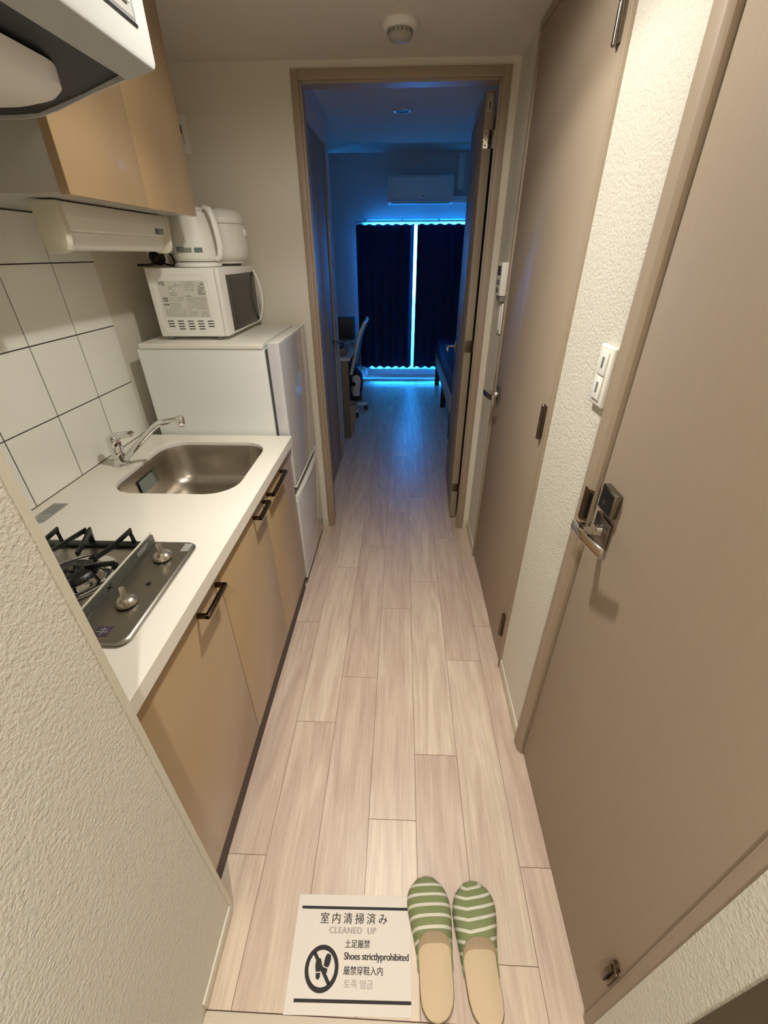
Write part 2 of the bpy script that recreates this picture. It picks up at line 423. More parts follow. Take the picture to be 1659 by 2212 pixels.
# --- walls of the hall
mb = MB(); mb.box(-1.25, -0.431, -1.30, 0.406, -0.12, HC + 0.02)
struct(mb.build('wall_left', WALLPAPER), 'near wall end with bumpy cream wallpaper, left of the paper notice', 'wall')
mb = MB(); mb.box(-1.25, -1.112, 0.4065, YF + 0.11, -0.06, HC + 0.02)
struct(mb.build('wall_kitchen', WALL), 'plain beige wall behind the fridge and microwave', 'wall')
mb = MB()
mb.box(-1.1115, -0.448, YF, 2.388, -0.06, 2.55); mb.box(0.400, 0.4362, YF, 2.388, -0.06, 2.55); mb.box(-0.4475, 0.3995, YF, 2.388, 2.108, 2.55)
mb.box(0.4368, 1.50, YF, 2.388, -0.06, 2.55); mb.box(-1.40, -1.252, YF, 2.388, -0.06, 2.55)
struct(mb.build('wall_far', WALL, smooth=0), 'beige wall around the open doorway at the end of the hall', 'wall')
mb = MB()   # right wall with two door openings
mb.box(XR, 0.56, 2.0, YF - 0.0005, -0.06, HC + 0.02); mb.box(XR, 0.56, 0.892, 1.205, -0.06, HC + 0.02)
mb.box(XR, 0.56, 0.155, 0.222, -0.12, HC + 0.02)
mb.box(XR, 0.56, 1.2055, 1.9995, 2.128, HC + 0.02); mb.box(XR, 0.56, 0.2225, 0.8915, 2.128, HC + 0.02)
struct(mb.build('wall_right', WALLPAPER, smooth=0), 'bumpy cream wallpapered wall strips between the right hand doors', 'wall')
mb = MB(); mb.box(0.62, 0.75, -1.3, 0.155, -0.12, HC + 0.02); mb.box(-0.4305, 0.6195, -1.3, -1.2, -0.12, HC + 0.02); mb.box(0.5605, 0.75, 0.1555, YF - .001, -0.06, HC + .02)
struct(mb.build('wall_entry', WALL, smooth=0), 'entry walls behind the viewpoint', 'wall')
mb = MB(); mb.box(XR - 0.004, 0.619, 0.118, 0.1545, -0.12, HC - 0.001, bev=0.002)  # plain dark panel closing the corner past the wall end
struct(mb.build('trim_10', OLIVE), 'dark brown panel at the bottom right corner', 'jamb')
mb = MB(); mb.box(-1.25, 0.75, -1.3, YF - 0.0005, HC, HC + 0.08)
struct(mb.build('ceiling', CEIL), 'plain beige hall ceiling', 'ceiling')

# --- room beyond
RC = 2.45
mb = MB(); mb.box(-1.40, 1.50, 2.3885, 4.36, 2.245, 2.56); mb.box(-1.40, 1.50, 4.3605, 6.16, RC, 2.56)
struct(mb.build('ceiling_room', CEIL, smooth=0), 'dark bluish ceiling of the room beyond the doorway', 'ceiling')
mb = MB(); mb.box(-1.40, -0.496, 2.3885, 2.42, 0.0005, 2.2445); mb.box(-1.40, -0.496, 3.36, 3.54, 0.0005, 2.2445); mb.box(-1.40, -0.496, 2.4205, 3.3595, 2.075, 2.2445)
mb.box(-1.40, -1.1, 2.4205, 3.3595, 0.0005, 2.0745)
struct(mb.build('wall_closet', ROOMW, smooth=0), 'closet wall just inside the room on the left', 'wall')
mb = MB(); mb.box(0.43, 1.4995, 2.3885, 3.54, 0.0005, 2.2445)
struct(mb.build('wall_passage', ROOMW), 'right wall of the short passage behind the open door', 'wall')
mb = MB(); mb.box(-1.50, -1.4005, 2.28, 6.16, -0.06, 2.56)
struct(mb.build('wall_room_left', ROOMW), 'left wall of the blue room', 'wall')
mb = MB(); mb.box(1.5005, 1.6, 2.28, 6.16, -0.06, 2.56)
struct(mb.build('wall_room_right', ROOMW), 'right wall of the blue room', 'wall')
WX0, WX1, WZ0, WZ1 = -0.50, 1.10, 0.02, 1.86
mb = MB(); mb.box(-1.40, WX0, 6.04, 6.16, -0.06, RC - 0.0005); mb.box(WX1, 1.50, 6.04, 6.16, -0.06, RC - 0.0005)
mb.box(WX0 + .0005, WX1 - .0005, 6.04, 6.16, WZ1, RC - 0.0005); mb.box(WX0 + .0005, WX1 - .0005, 6.04, 6.16, -0.06, WZ0)
struct(mb.build('wall_window', ROOMW, smooth=0), 'window wall at the back, glowing blue above the curtains', 'wall')
t = struct(thing('window_1', 'tall sliding balcony window behind the dark curtains', 'window', (0.3, 6.08, WZ0)))
mb = MB(); fw = 0.035
a, b, c_, d = WX0 + .002, WX1 - .002, WZ0 + .001, WZ1 - .001
mb.box(a, a + fw, 6.045, 6.14, c_, d, bev=.002); mb.box(b - fw, b, 6.045, 6.14, c_, d, bev=.002)
mb.box(a + fw, b - fw, 6.045, 6.14, c_, c_ + .05, bev=.002); mb.box(a + fw, b - fw, 6.045, 6.14, d - fw, d, bev=.002)
mb.build('window_frame', ALU, t)
for sx0, sx1, yy in ((a + fw, 0.32, 6.062), (0.28, b - fw, 6.098)):
    mb = MB(); z0, z1 = c_ + .05, d - fw
    mb.box(sx0, sx0 + .04, yy, yy + .03, z0, z1); mb.box(sx1 - .04, sx1, yy, yy + .03, z0, z1)
    mb.box(sx0 + .04, sx1 - .04, yy, yy + .03, z0, z0 + .07); mb.box(sx0 + .04, sx1 - .04, yy, yy + .03, z1 - .04, z1)
    s = mb.build('sash', ALU, t)
    mb = MB(); mb.box(sx0 + .04, sx1 - .04, yy + .012, yy + .018, z0 + .07, z1 - .04); mb.build('pane', GLASS, s)

mb = MB(); mb.box(-1.6, 2.2, 7.15, 7.27, -0.14, 0.95); mb.box(-1.6, 2.2, 6.165, 7.149, -0.14, -0.06)  # unseen balcony added to cut low-angle sky light under the curtains
struct(mb.build('wall_sky_block', mat('sky_block_concrete', (190, 190, 188), .8), smooth=0), 'added balcony floor and parapet, screening low sky from the window', 'sky screen')

# --- tiles on the kitchen wall (one panel, dark grout lines)
mb = MB(); ty = [0.64, 0.855, 1.071, 1.287, 1.502, 1.7185]; tz = [0.8445, 1.056, 1.268, 1.479, 1.6095]
ys = [0.408, 0.425] + []
cols = [0.4085, 0.64, 0.855, 1.071, 1.287, 1.502, 1.7185]
for i in range(len(cols) - 1):
    for j in range(len(tz) - 1):
        mb.box(-1.1075, -1.105, cols[i] + .0017, cols[i + 1] - .0017, tz[j] + .0017, tz[j + 1] - .0017, bev=.0006, seg=1)
mb.box(-1.1115, -1.1068, cols[0], cols[-1], tz[0], tz[-1], mi=1)
struct(mb.build('wall_tiles', [TILE, GROUT], smooth=0), 'large white square wall tiles with dark grout above the worktop', 'wall tiles')

# --- trims
mb = MB(); mb.prism([(-0.4465, 0.4062), (-0.4465, 0.4080), (-0.4302, 0.4080), (-0.4292, 0.4070), (-0.4292, 0.3945), (-0.4308, 0.3945), (-0.4308, 0.4062)], 'z', 0.0005, HC - .0005)
struct(mb.build('trim_1', VINYL), 'smooth cream corner guard on the near wall end', 'corner trim')
mb = MB(); mb.box(-0.4308, -0.4255, 0.2225, 0.3940, 0.0003, 0.042, bev=.0012)
struct(mb.build('baseboard_left', VINYL), 'low cream baseboard under the near left wall', 'baseboard')
mb = MB(); mb.box(0.4315, 0.4363, 0.8935, 1.2035, 0.0003, 0.055, bev=.0012); mb.box(0.4315, 0.4363, 2.002, YF - .001, 0.0003, 0.055, bev=.0012)
struct(mb.build('baseboard_right', VINYL), 'low cream baseboard on the right between the doors', 'baseboard')
mb = MB(); mb.box(-0.470, -0.4515, 2.2745, 2.2797, 0.0003, 0.055, bev=.001); mb.box(0.4035, 0.4312, 2.2745, 2.2797, 0.0003, 0.055, bev=.001)
struct(mb.build('baseboard_far', VINYL), 'short cream baseboard pieces beside the doorway', 'baseboard')

# doorway casing to the room: outer casing, groove, stop, rebate
def casing_far():
    mb = MB()
    xl0, xl1, xr0, xr1, zt0, zt1 = -0.4515, -0.423, 0.372, 0.4035, 2.078, 2.110
    mb.box(xl0, xl1, 2.271, 2.2797, 0.0003, zt1, bev=.002); mb.box(xr0, xr1, 2.271, 2.2797, 0.0003, zt1, bev=.002)
    mb.box(xl1 + .0002, xr0 - .0002, 2.271, 2.2797, zt0, zt1, bev=.002)
    # stop strips, a hair apart so the joint reads as a dark line
    mb.box(-0.4465, -0.412, 2.283, 2.295, 0.0003, 2.105, bev=.0012); mb.box(0.363, 0.3985, 2.283, 2.295, 0.0003, 2.105, bev=.0012)
    mb.box(-0.4115, 0.3625, 2.283, 2.295, 2.070, 2.105, bev=.0012)
    mb.box(-0.4465, -0.422, 2.2955, 2.395, 0.0003, 2.105); mb.box(0.390, 0.3985, 2.2955, 2.395, 0.0003, 2.105)
    mb.box(-0.4215, 0.3895, 2.2955, 2.395, 2.080, 2.105)
    return mb.build('trim_2', CASING)
struct(casing_far(), 'taupe wood casing of the open doorway to the blue room', 'door casing')
# casings of the two right hand doors
mb = MB(); mb.prism([(0.425, 0.8905), (0.436, 0.8905), (0.436, 0.8915), (0.470, 0.8915), (0.470, 0.848), (0.436, 0.848), (0.428, 0.858)], 'z', 0.0003, 2.1275, bev=.0012)
mb.box(0.4405, 0.470, 0.2225, 0.2455, 0.0003, 2.1275, bev=.0015); mb.box(0.428, 0.470, 0.246, 0.8475, 2.095, 2.1275, bev=.002)
o = struct(mb.build('trim_3', CASING), 'taupe casing around the nearest right hand door', 'door casing')
mb = MB(); mb.prism([(.4273, .8565), (.4264, .8560), (.4345, .8475), (.4354, .8480)], 'z', .965, 1.045); mb.prism([(.4264, .8730), (.4246, .8730), (.4246, .8595), (.4262, .8565)], 'z', .965, 1.045); mb.prism([(.4285, .8530), (.4275, .8540), (.4325, .8490), (.4335, .8480)], 'z', .972, 1.038, mi=1)
mb.build('strike_plate', [BRONZE, BLACK], o)
mb = MB(); mb.box(0.428, 0.470, 1.2055, 1.219, 0.0003, 2.1275, bev=.0015); mb.box(0.428, 0.470, 1.980, 1.9985, 0.0003, 2.1275, bev=.002)
mb.box(0.428, 0.470, 1.2195, 1.9795, 2.112, 2.1275, bev=.0015)
o = struct(mb.build('trim_4', CASING), 'taupe casing around the second right hand door', 'door casing')
mb = MB(); mb.box(0.4272, 0.4279, 1.981, 1.990, 0.945, 1.03); mb.build('strike_plate', BRONZE, o)

# --- doors on the right
def lever_handle(parent, y, z, xs, s=1):
    """square rose, neck and flat lever pointing towards the viewer"""
    mb = MB(); mb.box(xs - .009, xs - .0005, y - .032, y + .032, z - .036, z + .030, bev=.002)
    h = mb.build('door_handle', NICKEL, parent)
    mb = MB(); mb.lathe([(.014, xs - .0095), (.012, xs - .020), (.009, xs - .022), (.009, xs - .05)], (0, y, z), 16, 'x')
    mb.bar([(xs - .020, y, z + .003), (xs - .060, y, z + .003)], .009, .009)
    P = [(xs - .064, y + .016), (xs - .068, y + .010), (xs - .062, y - .030), (xs - .048, y - .098), (xs - .040, y - .098), (xs - .052, y - .030), (xs - .056, y + .012)]
    mb.prism(P, 'z', z - .008, z + .016, bev=.003)
    mb.build('lever', CHROME, h)
    return h
d1 = struct(thing('door_1', 'nearest taupe door on the right with thumbturn and lever handle', 'door', (0.46, 0.55, 0.012)))
mb = MB(); mb.box(0.4455, 0.480, 0.2475, 0.8455, 0.014, 2.093, bev=.0015); mb.build('leaf', TAUPE, d1)
lever_handle(d1, 0.785, 0.985, 0.4452)
mb = MB(); mb.box(0.430, 0.4452, 0.752, 0.812, 1.030, 1.085, bev=.0025); mb.box(0.4288, 0.4301, 0.757, 0.807, 1.035, 1.080, mi=1)
mb.lathe([(.0005, .4280), (.005, .4282), (.006, .4292)], (0, 0.79, 1.052), 16, 'x', mi=0)
tag(mb.build('lock_plate', [NICKEL, BLACK], d1), 'square thumbturn plate with black face')
mb = MB(); mb.box(.4405, .4452, .252, .276, .215, .285, bev=.002); mb.tube([(.436, .264, .222), (.432, .264, .25), (.433, .264, .278), (.438, .264, .292)], .0055, 12); mb.lathe([(.009, .4452), (.009, .438), (.006, .436)], (0, .264, .298), 16, 'x')
tag(mb.build('door_stop', BRONZE, d1), 'small brown door stop pin near the bottom')
d2 = struct(thing('door_2', 'second taupe door on the right with exposed hinges', 'door', (0.45, 1.6, 0.012)))
mb = MB(); mb.box(0.4345, 0.468, 1.2205, 1.978, 0.014, 2.110, bev=.0015); mb.build('leaf', TAUPE, d2)
lever_handle(d2, 1.905, 0.965, 0.4342)
for z0, z1 in ((1.86, 1.985), (1.005, 1.114), (0.137, 0.254)):
    mb = MB(); zm = (z0 + z1) / 2
    mb.lathe([(.004, z0), (.0065, z0 + .003), (.0065, zm - .002), (.0055, zm - .0015), (.0055, zm + .0015), (.0065, zm + .002), (.0065, z1 - .003), (.004, z1)], (0.426, 1.262, 0), 14)
    mb.box(0.4265, 0.4343, 1.250, 1.274, z0 + .004, z1 - .004, bev=.001)
    mb.build('hinge', BRONZE if z0 < 1.5 else NICKEL, d2)

# --- open door of the far doorway
d3 = struct(thing('door_3', 'taupe door swung open into the blue room, edge with hinges showing', 'door', (0.35, 2.75, 0.012)))
mb = MB(); mb.prism([(.332, 2.398), (.370, 2.398), (.404, 3.09), (.366, 3.09)], 'z', 0.012, 2.068, bev=.0012); mb.build('leaf', TAUPE, d3)
for z0, z1 in ((1.884, 1.945), (1.045, 1.105), (0.199, 0.254)):
    mb = MB(); top = z0 > 1.5
    mb.box(0.334, 0.386, 2.3955, 2.3977, z0, z1, bev=.0006)
    for dx in (0.343, 0.358):
        for dz in (0.010, z1 - z0 - .010): mb.lathe([(.0038, 2.3954), (.0038, 2.3949)], (dx, 0, z0 + dz), 10, 'y', mi=1)
    mb.lathe([(.0055, z0), (.0055, z1)], (0.3795, 2.3925, 0), 12)
    mb.build('hinge', [CHROME if top else BRONZE, DGREY], d3)
mb = MB(); mb.box(0.339, 0.362, 2.3958, 2.3977, 2.000, 2.060, bev=.001); mb.box(0.347, 0.351, 2.3951, 2.3958, 2.012, 2.032, mi=1)
tag(mb.build('latch_plate', [LGREY, BLACK], d3), 'pale slotted plate at the top of the door edge')
mb = MB(); mb.box(0.352, 0.3615, 2.985, 3.04, 0.935, 1.00, bev=.002)
h = mb.build('door_handle', NICKEL, d3)
mb = MB(); mb.lathe([(.010, .3518), (.008, .32), (.008, .303)], (0, 3.012, .968), 12, 'x'); mb.box(0.290, 0.302, 2.895, 3.024, .957, .979, bev=.003); mb.build('lever', CHROME, h)

# --- closet door just inside the room, left
d4 = struct(thing('door_4', 'dark blue looking closet door panels inside the room on the left', 'door', (-0.50, 2.86, 0.012)))
for y0, y1 in ((2.424, 2.935), (2.938, 3.318)):
    mb = MB(); mb.box(-0.534, -0.499, y0, y1, 0.012, 2.052, bev=.001); mb.build('leaf', TAUPE, d4)
mb = MB(); mb.lathe([(.016, -.4988), (.016, -.490), (.008, -.488), (.008, -.46)], (0, 3.24, .955), 14, 'x'); mb.box(-.468, -.458, 3.13, 3.25, .946, .964, bev=.002)
mb.build('door_handle', NICKEL, d4)
mb = MB(); mb.box(-0.534, -0.488, 3.3205, 3.359, 0.0006, 2.0743, bev=.002); mb.box(-0.534, -0.498, 2.4205, 3.320, 2.058, 2.0743)
struct(mb.build('trim_5', CASING), 'taupe casing strip of the closet door', 'door casing')

# =================================================================== KITCHEN
ZT = 0.844
# worktop: one slab with the basin cut out
def worktop():
    mb = MB(); bm = mb.bm
    x0, x1, y0, y1 = -1.1045, -0.4595, 0.4085, 1.680
    hole = rrect(-0.958, -0.535, 1.165, 1.602, 0.098, 10)
    outer = [(x0, y0), (x1, y0), (x1, y1), (x0, y1)]
    def ring(pts, z): return [bm.verts.new((p[0], p[1], z)) for p in pts]
    zt, zb = ZT, ZT - 0.040
    oi = [(x0, y0), (x1 - .0025, y0), (x1 - .0025, y1 - .0025), (x0, y1 - .0025)]
    ot = ring(oi, zt); om = ring(outer, zt - .0025); ob = ring(outer, zb)
    ht = ring(hole, zt); hole2 = rrect(-0.9565, -0.5365, 1.1665, 1.6005, 0.0965, 10); hm = ring(hole2, zt - .004); hb = ring(hole2, zb + .026)
    def loop(v): return [bm.edges.new((v[i], v[(i + 1) % len(v)])) for i in range(len(v))]
    def bridge(a, b):
        for i in range(len(a)): bm.faces.new([a[i], a[(i + 1) % len(a)], b[(i + 1) % len(b)], b[i]])
    bmesh.ops.triangle_fill(bm, edges=loop(ot) + loop(ht), use_beauty=True)
    bridge(ot, om); bridge(om, ob); bridge(ht, hm); bridge(hm, hb)
    bmesh.ops.triangle_fill(bm, edges=[bm.edges.get((ob[i], ob[(i + 1) % 4])) for i in range(4)] + [bm.edges.get((hb[i], hb[(i + 1) % len(hb)])) for i in range(len(hb))], use_beauty=True)
    return mb.build('worktop', TOP, smooth=30)
wt = tag(worktop(), 'white kitchen worktop with the sink cut into it', 'worktop')
mb = MB()
sp = [(-1.069, 1.000), (-1.069, 1.094), (-1.021, 1.094), (-1.021, 0.985), (-1.045, 0.972)]
mb.prism(sp, 'z', ZT + .0002, ZT + .0006)
for k in range(5): mb.box(-1.062 + k * .008, -1.060 + k * .008, 1.03, 1.085, ZT + .0006, ZT + .0008, mi=1)
for q in ((-1.060, 0.995, -1.030, 1.015), (-1.050, 0.99, -1.046, 1.02)): mb.box(q[0], q[2], q[1], q[1] + .002, ZT + .0006, ZT + .0008, mi=1)
tag(mb.build('label', [SILVERL, DGREY], wt), 'silver grey information label stuck near the wall')

# sink basin
def sink():
    t = thing('sink', 'stainless steel sink basin with rounded corners set in the white worktop', 'sink', (-0.747, 1.383, 0.65))
    mb = MB(); rings = []
    for ins, z, r in ((-.010, .8292, .106), (.0, .8288, .0965), (.003, .815, .094), (.008, .76, .09), (.016, .705, .085), (.030, .682, .078), (.055, .671, .07), (.16, .667, .045)):
        rings.append([(x, y, z) for x, y in rrect(-0.9565 + ins, -0.5365 - ins, 1.1665 + ins, 1.6005 - ins, r, 10)])
    mb.loft(rings, cap0=False, cap1=True)
    b = mb.build('basin', SINKST, t, smooth=60)
    mb = MB(); mb.lathe([(.001, .6690), (.050, .6690), (.056, .6700), (.058, .6680)], (-0.80, 1.42, 0), 28); mb.lathe([(.02, .6695), (.022, .672), (.001, .673)], (-.80, 1.42, 0), 20)
    mb.build('drain', CHROME, t)
    mb = MB(); xx = -0.9492
    mb.quad((xx + .0028, 1.33, .795), (xx + .0028, 1.45, .795), (xx + .0075, 1.45, .745), (xx + .0075, 1.33, .745))
    for k in range(4):
        zz = .786 - k * .011; o_ = (.795 - zz) * .094
        mb.quad((xx + .0032 + o_, 1.34, zz), (xx + .0032 + o_, 1.43, zz), (xx + .0035 + o_, 1.43, zz - .003), (xx + .0035 + o_, 1.34, zz - .003), mi=1)
    tag(mb.build('label', [SEAGREEN, LGREY], t), 'grey green label on the basin wall', )
    return t
sink()

# faucet
t = thing('faucet', 'chrome single lever faucet with long rising spout beside the sink', 'faucet', (-1.02, 1.38, ZT))
mb = MB(); cx, cy_ = -1.02, 1.38
mb.lathe([(.0285, ZT + .0004), (.0285, ZT + .006), (.0245, ZT + .008), (.0235, ZT + .030), (.0225, ZT + .031), (.0225, ZT + .068), (.021, ZT + .070)], (cx, cy_, 0), 28)
mb.build('body', CHROME, t, smooth=40)
mb = MB(); mb.lathe([(.0215, ZT + .0705), (.0225, ZT + .073), (.0225, ZT + .098), (.020, ZT + .106), (.012, ZT + .111), (.002, ZT + .112)], (cx, cy_, 0), 28)
mb.tube([(cx - .005, cy_, ZT + .102), (cx + .02, cy_, ZT + .110), (cx + .05, cy_, ZT + .116), (cx + .078, cy_ , ZT + .119), (cx + .086, cy_, ZT + .1185)], [.013, .013, .012, .010, .004], 12, flat=None)
mb.build('lever', CHROME, t, smooth=50)
mb = MB(); mb.lathe([(.0045, cx + .0222), (.004, cx + .0232)], (0, cy_, ZT + .084), 12, 'x'); tag(mb.build('hot_mark', mat('red_dot', (190, 40, 40), .4), t), 'red hot water mark')
mb = MB()
mb.tube([(cx + .012, cy_, ZT + .014), (cx + .03, cy_, ZT + .030), (cx + .10, cy_, ZT + .092), (cx + .165, cy_, ZT + .146), (cx + .185, cy_, ZT + .158), (cx + .205, cy_, ZT + .163), (cx + .262, cy_, ZT + .172)], .0105, 14)
mb.lathe([(.0125, ZT + .150), (.0135, ZT + .153), (.0135, ZT + .180), (.011, ZT + .184)], (cx + .264, cy_, 0), 18)
mb.build('spout', CHROME, t, smooth=50)

# gas hob
def hob():
    hx0, hx1, hy0, hy1 = -1.02, -0.527, 0.548, 0.892
    t = thing('gas_hob', 'built-in stainless gas hob with two control knobs on the white worktop', 'hob', (-.77, .72, ZT))
    mb = MB(); zt = ZT + .011
    rings = []
    for ins, z in ((.004, ZT + .0004), (.001, ZT + .002), (.0, ZT + .006), (.003, ZT + .0100), (.008, zt)):
        rings.append([(x, y, z) for x, y in rrect(hx0 + ins, hx1 - ins, hy0 + ins, hy1 - ins, .024 - ins * .5, 6)])
    mb.loft(rings); mb.build('top_plate', STEEL, t, smooth=50)
    # burners
    for bx, by, br in ((-0.752, 0.735, .045), (-0.915, 0.735, .036)):
        mb = MB()
        mb.lathe([(br * 1.95, zt + .0004), (br * 2.0, zt + .003), (br * 1.85, zt + .006), (br * 1.6, zt + .003), (br * 1.35, zt + .003), (br * 1.2, zt + .010), (br * 1.05, zt + .012), (br * .9, zt + .012)], (bx, by, 0), 36)
        b = mb.build('burner', CHROME, t, smooth=50)
        mb = MB(); mb.lathe([(br * 1.08, zt + .0122), (br * 1.1, zt + .016), (br * 1.0, zt + .022), (br * .9, zt + .025), (br * .35, zt + .026), (br * .3, zt + .022)], (bx, by, 0), 36)
        for k in range(36):
            a = 2 * PI * k / 36
            mb.box(-.0006, .0006, br * 1.06, br * 1.115, zt + .0135, zt + .0185, mi=0)
            vs = mb.bm.verts[-8:]; bmesh.ops.transform(mb.bm, matrix=Matrix.Translation((bx, by, 0)) @ Matrix.Rotation(a, 4, 'Z'), verts=vs)
            mb.bm.verts.ensure_lookup_table()
        mb.build('burner_cap', IRON, b, smooth=40)
        mb = MB(); mb.lathe([(.004, zt + .0228), (.006, zt + .027), (.005, zt + .031), (.001, zt + .032)], (bx, by, 0), 14)
        mb.build('heat_sensor', NICKEL, b)
    # pan supports: side rails with peaked arms
    def arm(y, x, tx, ty, sgn):
        return [(x, y, zt + .004), (x + (0 if abs(tx - x) < .02 else 0), y + sgn * .004, zt + .038), (x + (tx - x) * .45, y + (ty - y) * .45, zt + .030), (tx, ty, zt + .021)]
    for (px0, px1, armx) in ((-.690, -.668, None),): pass
    mb = MB()
    for yy in (0.868, 0.600):
        mb.box(-1.005, -.648, yy - .011, yy + .011, zt + .0005, zt + .007, bev=.002)
    mb.box(-1.005, -.985, .612, .856, zt + .0005, zt + .007, bev=.002)
    mb.build('pan_support_rail', IRON, t)
    A = [((-.686, .873), (-.722, .775)), ((-.797, .873), (-.775, .790)), ((-.880, .873), (-.905, .775)), ((-.800, .873), (-.872, .770)),
         ((-.690, .595), (-.725, .695)), ((-.800, .595), (-.780, .690)), ((-.880, .595), (-.905, .695)), ((-.800, .595), (-.872, .700))]
    for (ax_, ay), (tx, ty) in A:
        mb = MB(); sg = 1 if ay > .7 else -1
        mb.bar([(ax_, ay, zt + .0075), (ax_ + (tx - ax_) * .12, ay + sg * .002 , zt + .040), (ax_ + (tx - ax_) * .5, ay + (ty - ay) * .5, zt + .031), (tx, ty, zt + .029)], .0032, .0055)
        mb.build('pan_support_arm', IRON, t, smooth=0)
    for (ax_, ay), (tx, ty) in (((-.655, .752), (-.722, .742)), ((-.992, .735), (-.945, .735))):
        mb = MB(); mb.bar([(ax_, ay, zt + .0008), (ax_ + (tx - ax_) * .12, ay, zt + .034), (ax_ + (tx - ax_) * .45, ay + (ty - ay) * .4, zt + .034), (tx, ty, zt + .029)], .0032, .0055)
        mb.build('pan_support_arm', IRON, t, smooth=0)
    # splash guard
    mb = MB(); gx = -.640
    mb.prism([(.572, zt + .0006), (.884, zt + .0006), (.884, zt + .024), (.876, zt + .031), (.580, zt + .031), (.572, zt + .024)], 'x', gx - .0012, gx + .0012)
    gd = tag(mb.build('splash_guard', ACRYL, t, smooth=0), 'clear acrylic splash guard strip')
    mb = MB(); mb.box(gx - .0022, gx + .0022, .574, .882, zt + .0312, zt + .0345, bev=.0006); mb.build('rim', MILKY, gd)
    mb = MB(); mb.box(gx + .0014, gx + .0018, .800, .866, zt + .006, zt + .026); mb.box(gx + .0018, gx + .0020, .806, .845, zt + .012, zt + .015, mi=1); mb.box(gx + .0018, gx + .0020, .806, .855, zt + .018, zt + .021, mi=1)
    mb.build('label', [DGREY, LGREY], gd)
    mb = MB()
    for a in (35, -35):
        s0 = len(mb.bm.verts); mb.box(gx + .0014, gx + .0018, -.011, .011, -.0016, .0016)
        mb.bm.verts.ensure_lookup_table(); bmesh.ops.transform(mb.bm, matrix=Matrix.Translation((0, .690, zt + .016)) @ Matrix.Rotation(math.radians(a), 4, 'X'), verts=mb.bm.verts[s0:])
    P = rrect(.662, .678, zt + .009, zt + .024, .0075, 4); Q = rrect(.6645, .6755, zt + .0115, zt + .0215, .005, 4)
    for i in range(len(P)): mb.quad((gx + .0016, *P[i]), (gx + .0016, *P[(i + 1) % len(P)]), (gx + .0016, *Q[(i + 1) % len(Q)]), (gx + .0016, *Q[i]), mi=1)
    mb.box(gx + .0014, gx + .0018, .654, .657, zt + .009, zt + .024, mi=1)
    for k in range(7): mb.box(gx + .0014, gx + .0018, .590 + k * .008, .595 + k * .008, zt + .008, zt + .013 + (k % 3) * .004, mi=1)
    mb.build('warning_mark', [BLACK, DGREY], gd, smooth=0)
    # knobs
    for ky in (.818, .658):
        kx = -.586; mb = MB()
        mb.lathe([(.021, zt + .0004), (.021, zt + .002)], (kx, ky, 0), 28, mi=1)
        mb.lathe([(.0225, zt + .004), (.023, zt + .007), (.021, zt + .013), (.012, zt + .018), (.002, zt + .019)], (kx, ky, 0), 28)
        k = mb.build('knob', [KNOB, BLACK], t, smooth=50)
        s = MB(); s.box(-.0265, .0265, -.0058, .0058, zt + .006, zt + .030, bev=.002)
        s.xf(Matrix.Translation((kx, ky, 0)) @ Matrix.Rotation(math.radians(-52), 4, 'Z')); s.build('grip', KNOB, k)
    mb = MB(); mb.lathe([(.006, zt + .0004), (.006, zt + .0015), (.0045, zt + .0015), (.004, zt + .0008)], (-.572, .722, 0), 20, mi=1); mb.build('pilot_button', [BLACK, BLACK], t)
    mb = MB(); mb.box(-.556, -.536, .848, .880, zt + .0003, zt + .0006); mb.box(-.5545, -.5375, .850, .878, zt + .0006, zt + .0007, mi=1)
    for k in range(3): mb.box(-.551, -.541, .853 + k * .009, .857 + k * .009, zt + .0007, zt + .0009, mi=0)
    mb.build('label', [LGREY, SILVERL], t)
    mb = MB(); s0 = 0
    mb.box(-.607, -.575, .565, .592, zt + .0003, zt + .0006)
    mb.box(-.603, -.579, .576, .578, zt + .0006, zt + .0008, mi=1); mb.box(-.598, -.584, .582, .584, zt + .0006, zt + .0008, mi=1); mb.box(-.592, -.590, .568, .589, zt + .0006, zt + .0008, mi=1)
    tag(mb.build('label', [PURPLE, SILVERL], t), 'small dark purple square sticker')
    mb = MB(); mb.box(-.93, -.875, .832, .848, zt + .0003, zt + .0006)
    for k in range(3): mb.box(-.926, -.88, .835 + k * .004, .836 + k * .004, zt + .0006, zt + .0007, mi=1)
    mb.build('label', [SILVERL, LGREY], t)
    return t
hob()

# base cabinets
def cab_handle(parent, y0, y1, z):
    mb = MB(); x = -.475
    mb.box(x, -.4465, y0, y0 + .009, z - .007, z + .005, bev=.001); mb.box(x, -.4465, y1 - .009, y1, z - .007, z + .005, bev=.001)
    mb.box(-.4545, -.4435, y0, y1, z - .007, z + .005, bev=.0015)
    return mb.build('handle', HANDLE, parent)
t = thing('base_cabinet', 'beige base cabinet under the gas hob with a single door', 'cabinet', (-.79, .63, 0))
mb = MB(); mb.box(-1.104, -.4945, .409, .850, .086, ZT - .0405); mb.build('carcass', CARC, t)
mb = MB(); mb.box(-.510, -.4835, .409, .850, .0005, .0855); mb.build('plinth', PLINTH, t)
mb = MB(); mb.box(-.494, -.475, .4095, .8485, .088, ZT - .044, bev=.001); d = mb.build('door', CAB, t)
cab_handle(d, .708, .828, .768)
t = thing('base_cabinet', 'beige base cabinet under the sink with two doors', 'cabinet', (-.79, 1.26, 0))
mb = MB(); mb.box(-1.104, -.4945, .8505, .8685, .086, ZT - .0405); mb.box(-1.104, -.4945, 1.658, 1.676, .086, ZT - .0405); mb.box(-1.104, -.4945, .869, 1.6575, .086, .104); mb.box(-1.104, -1.09, .869, 1.6575, .1045, ZT - .0405)
mb.build('carcass', CARC, t)
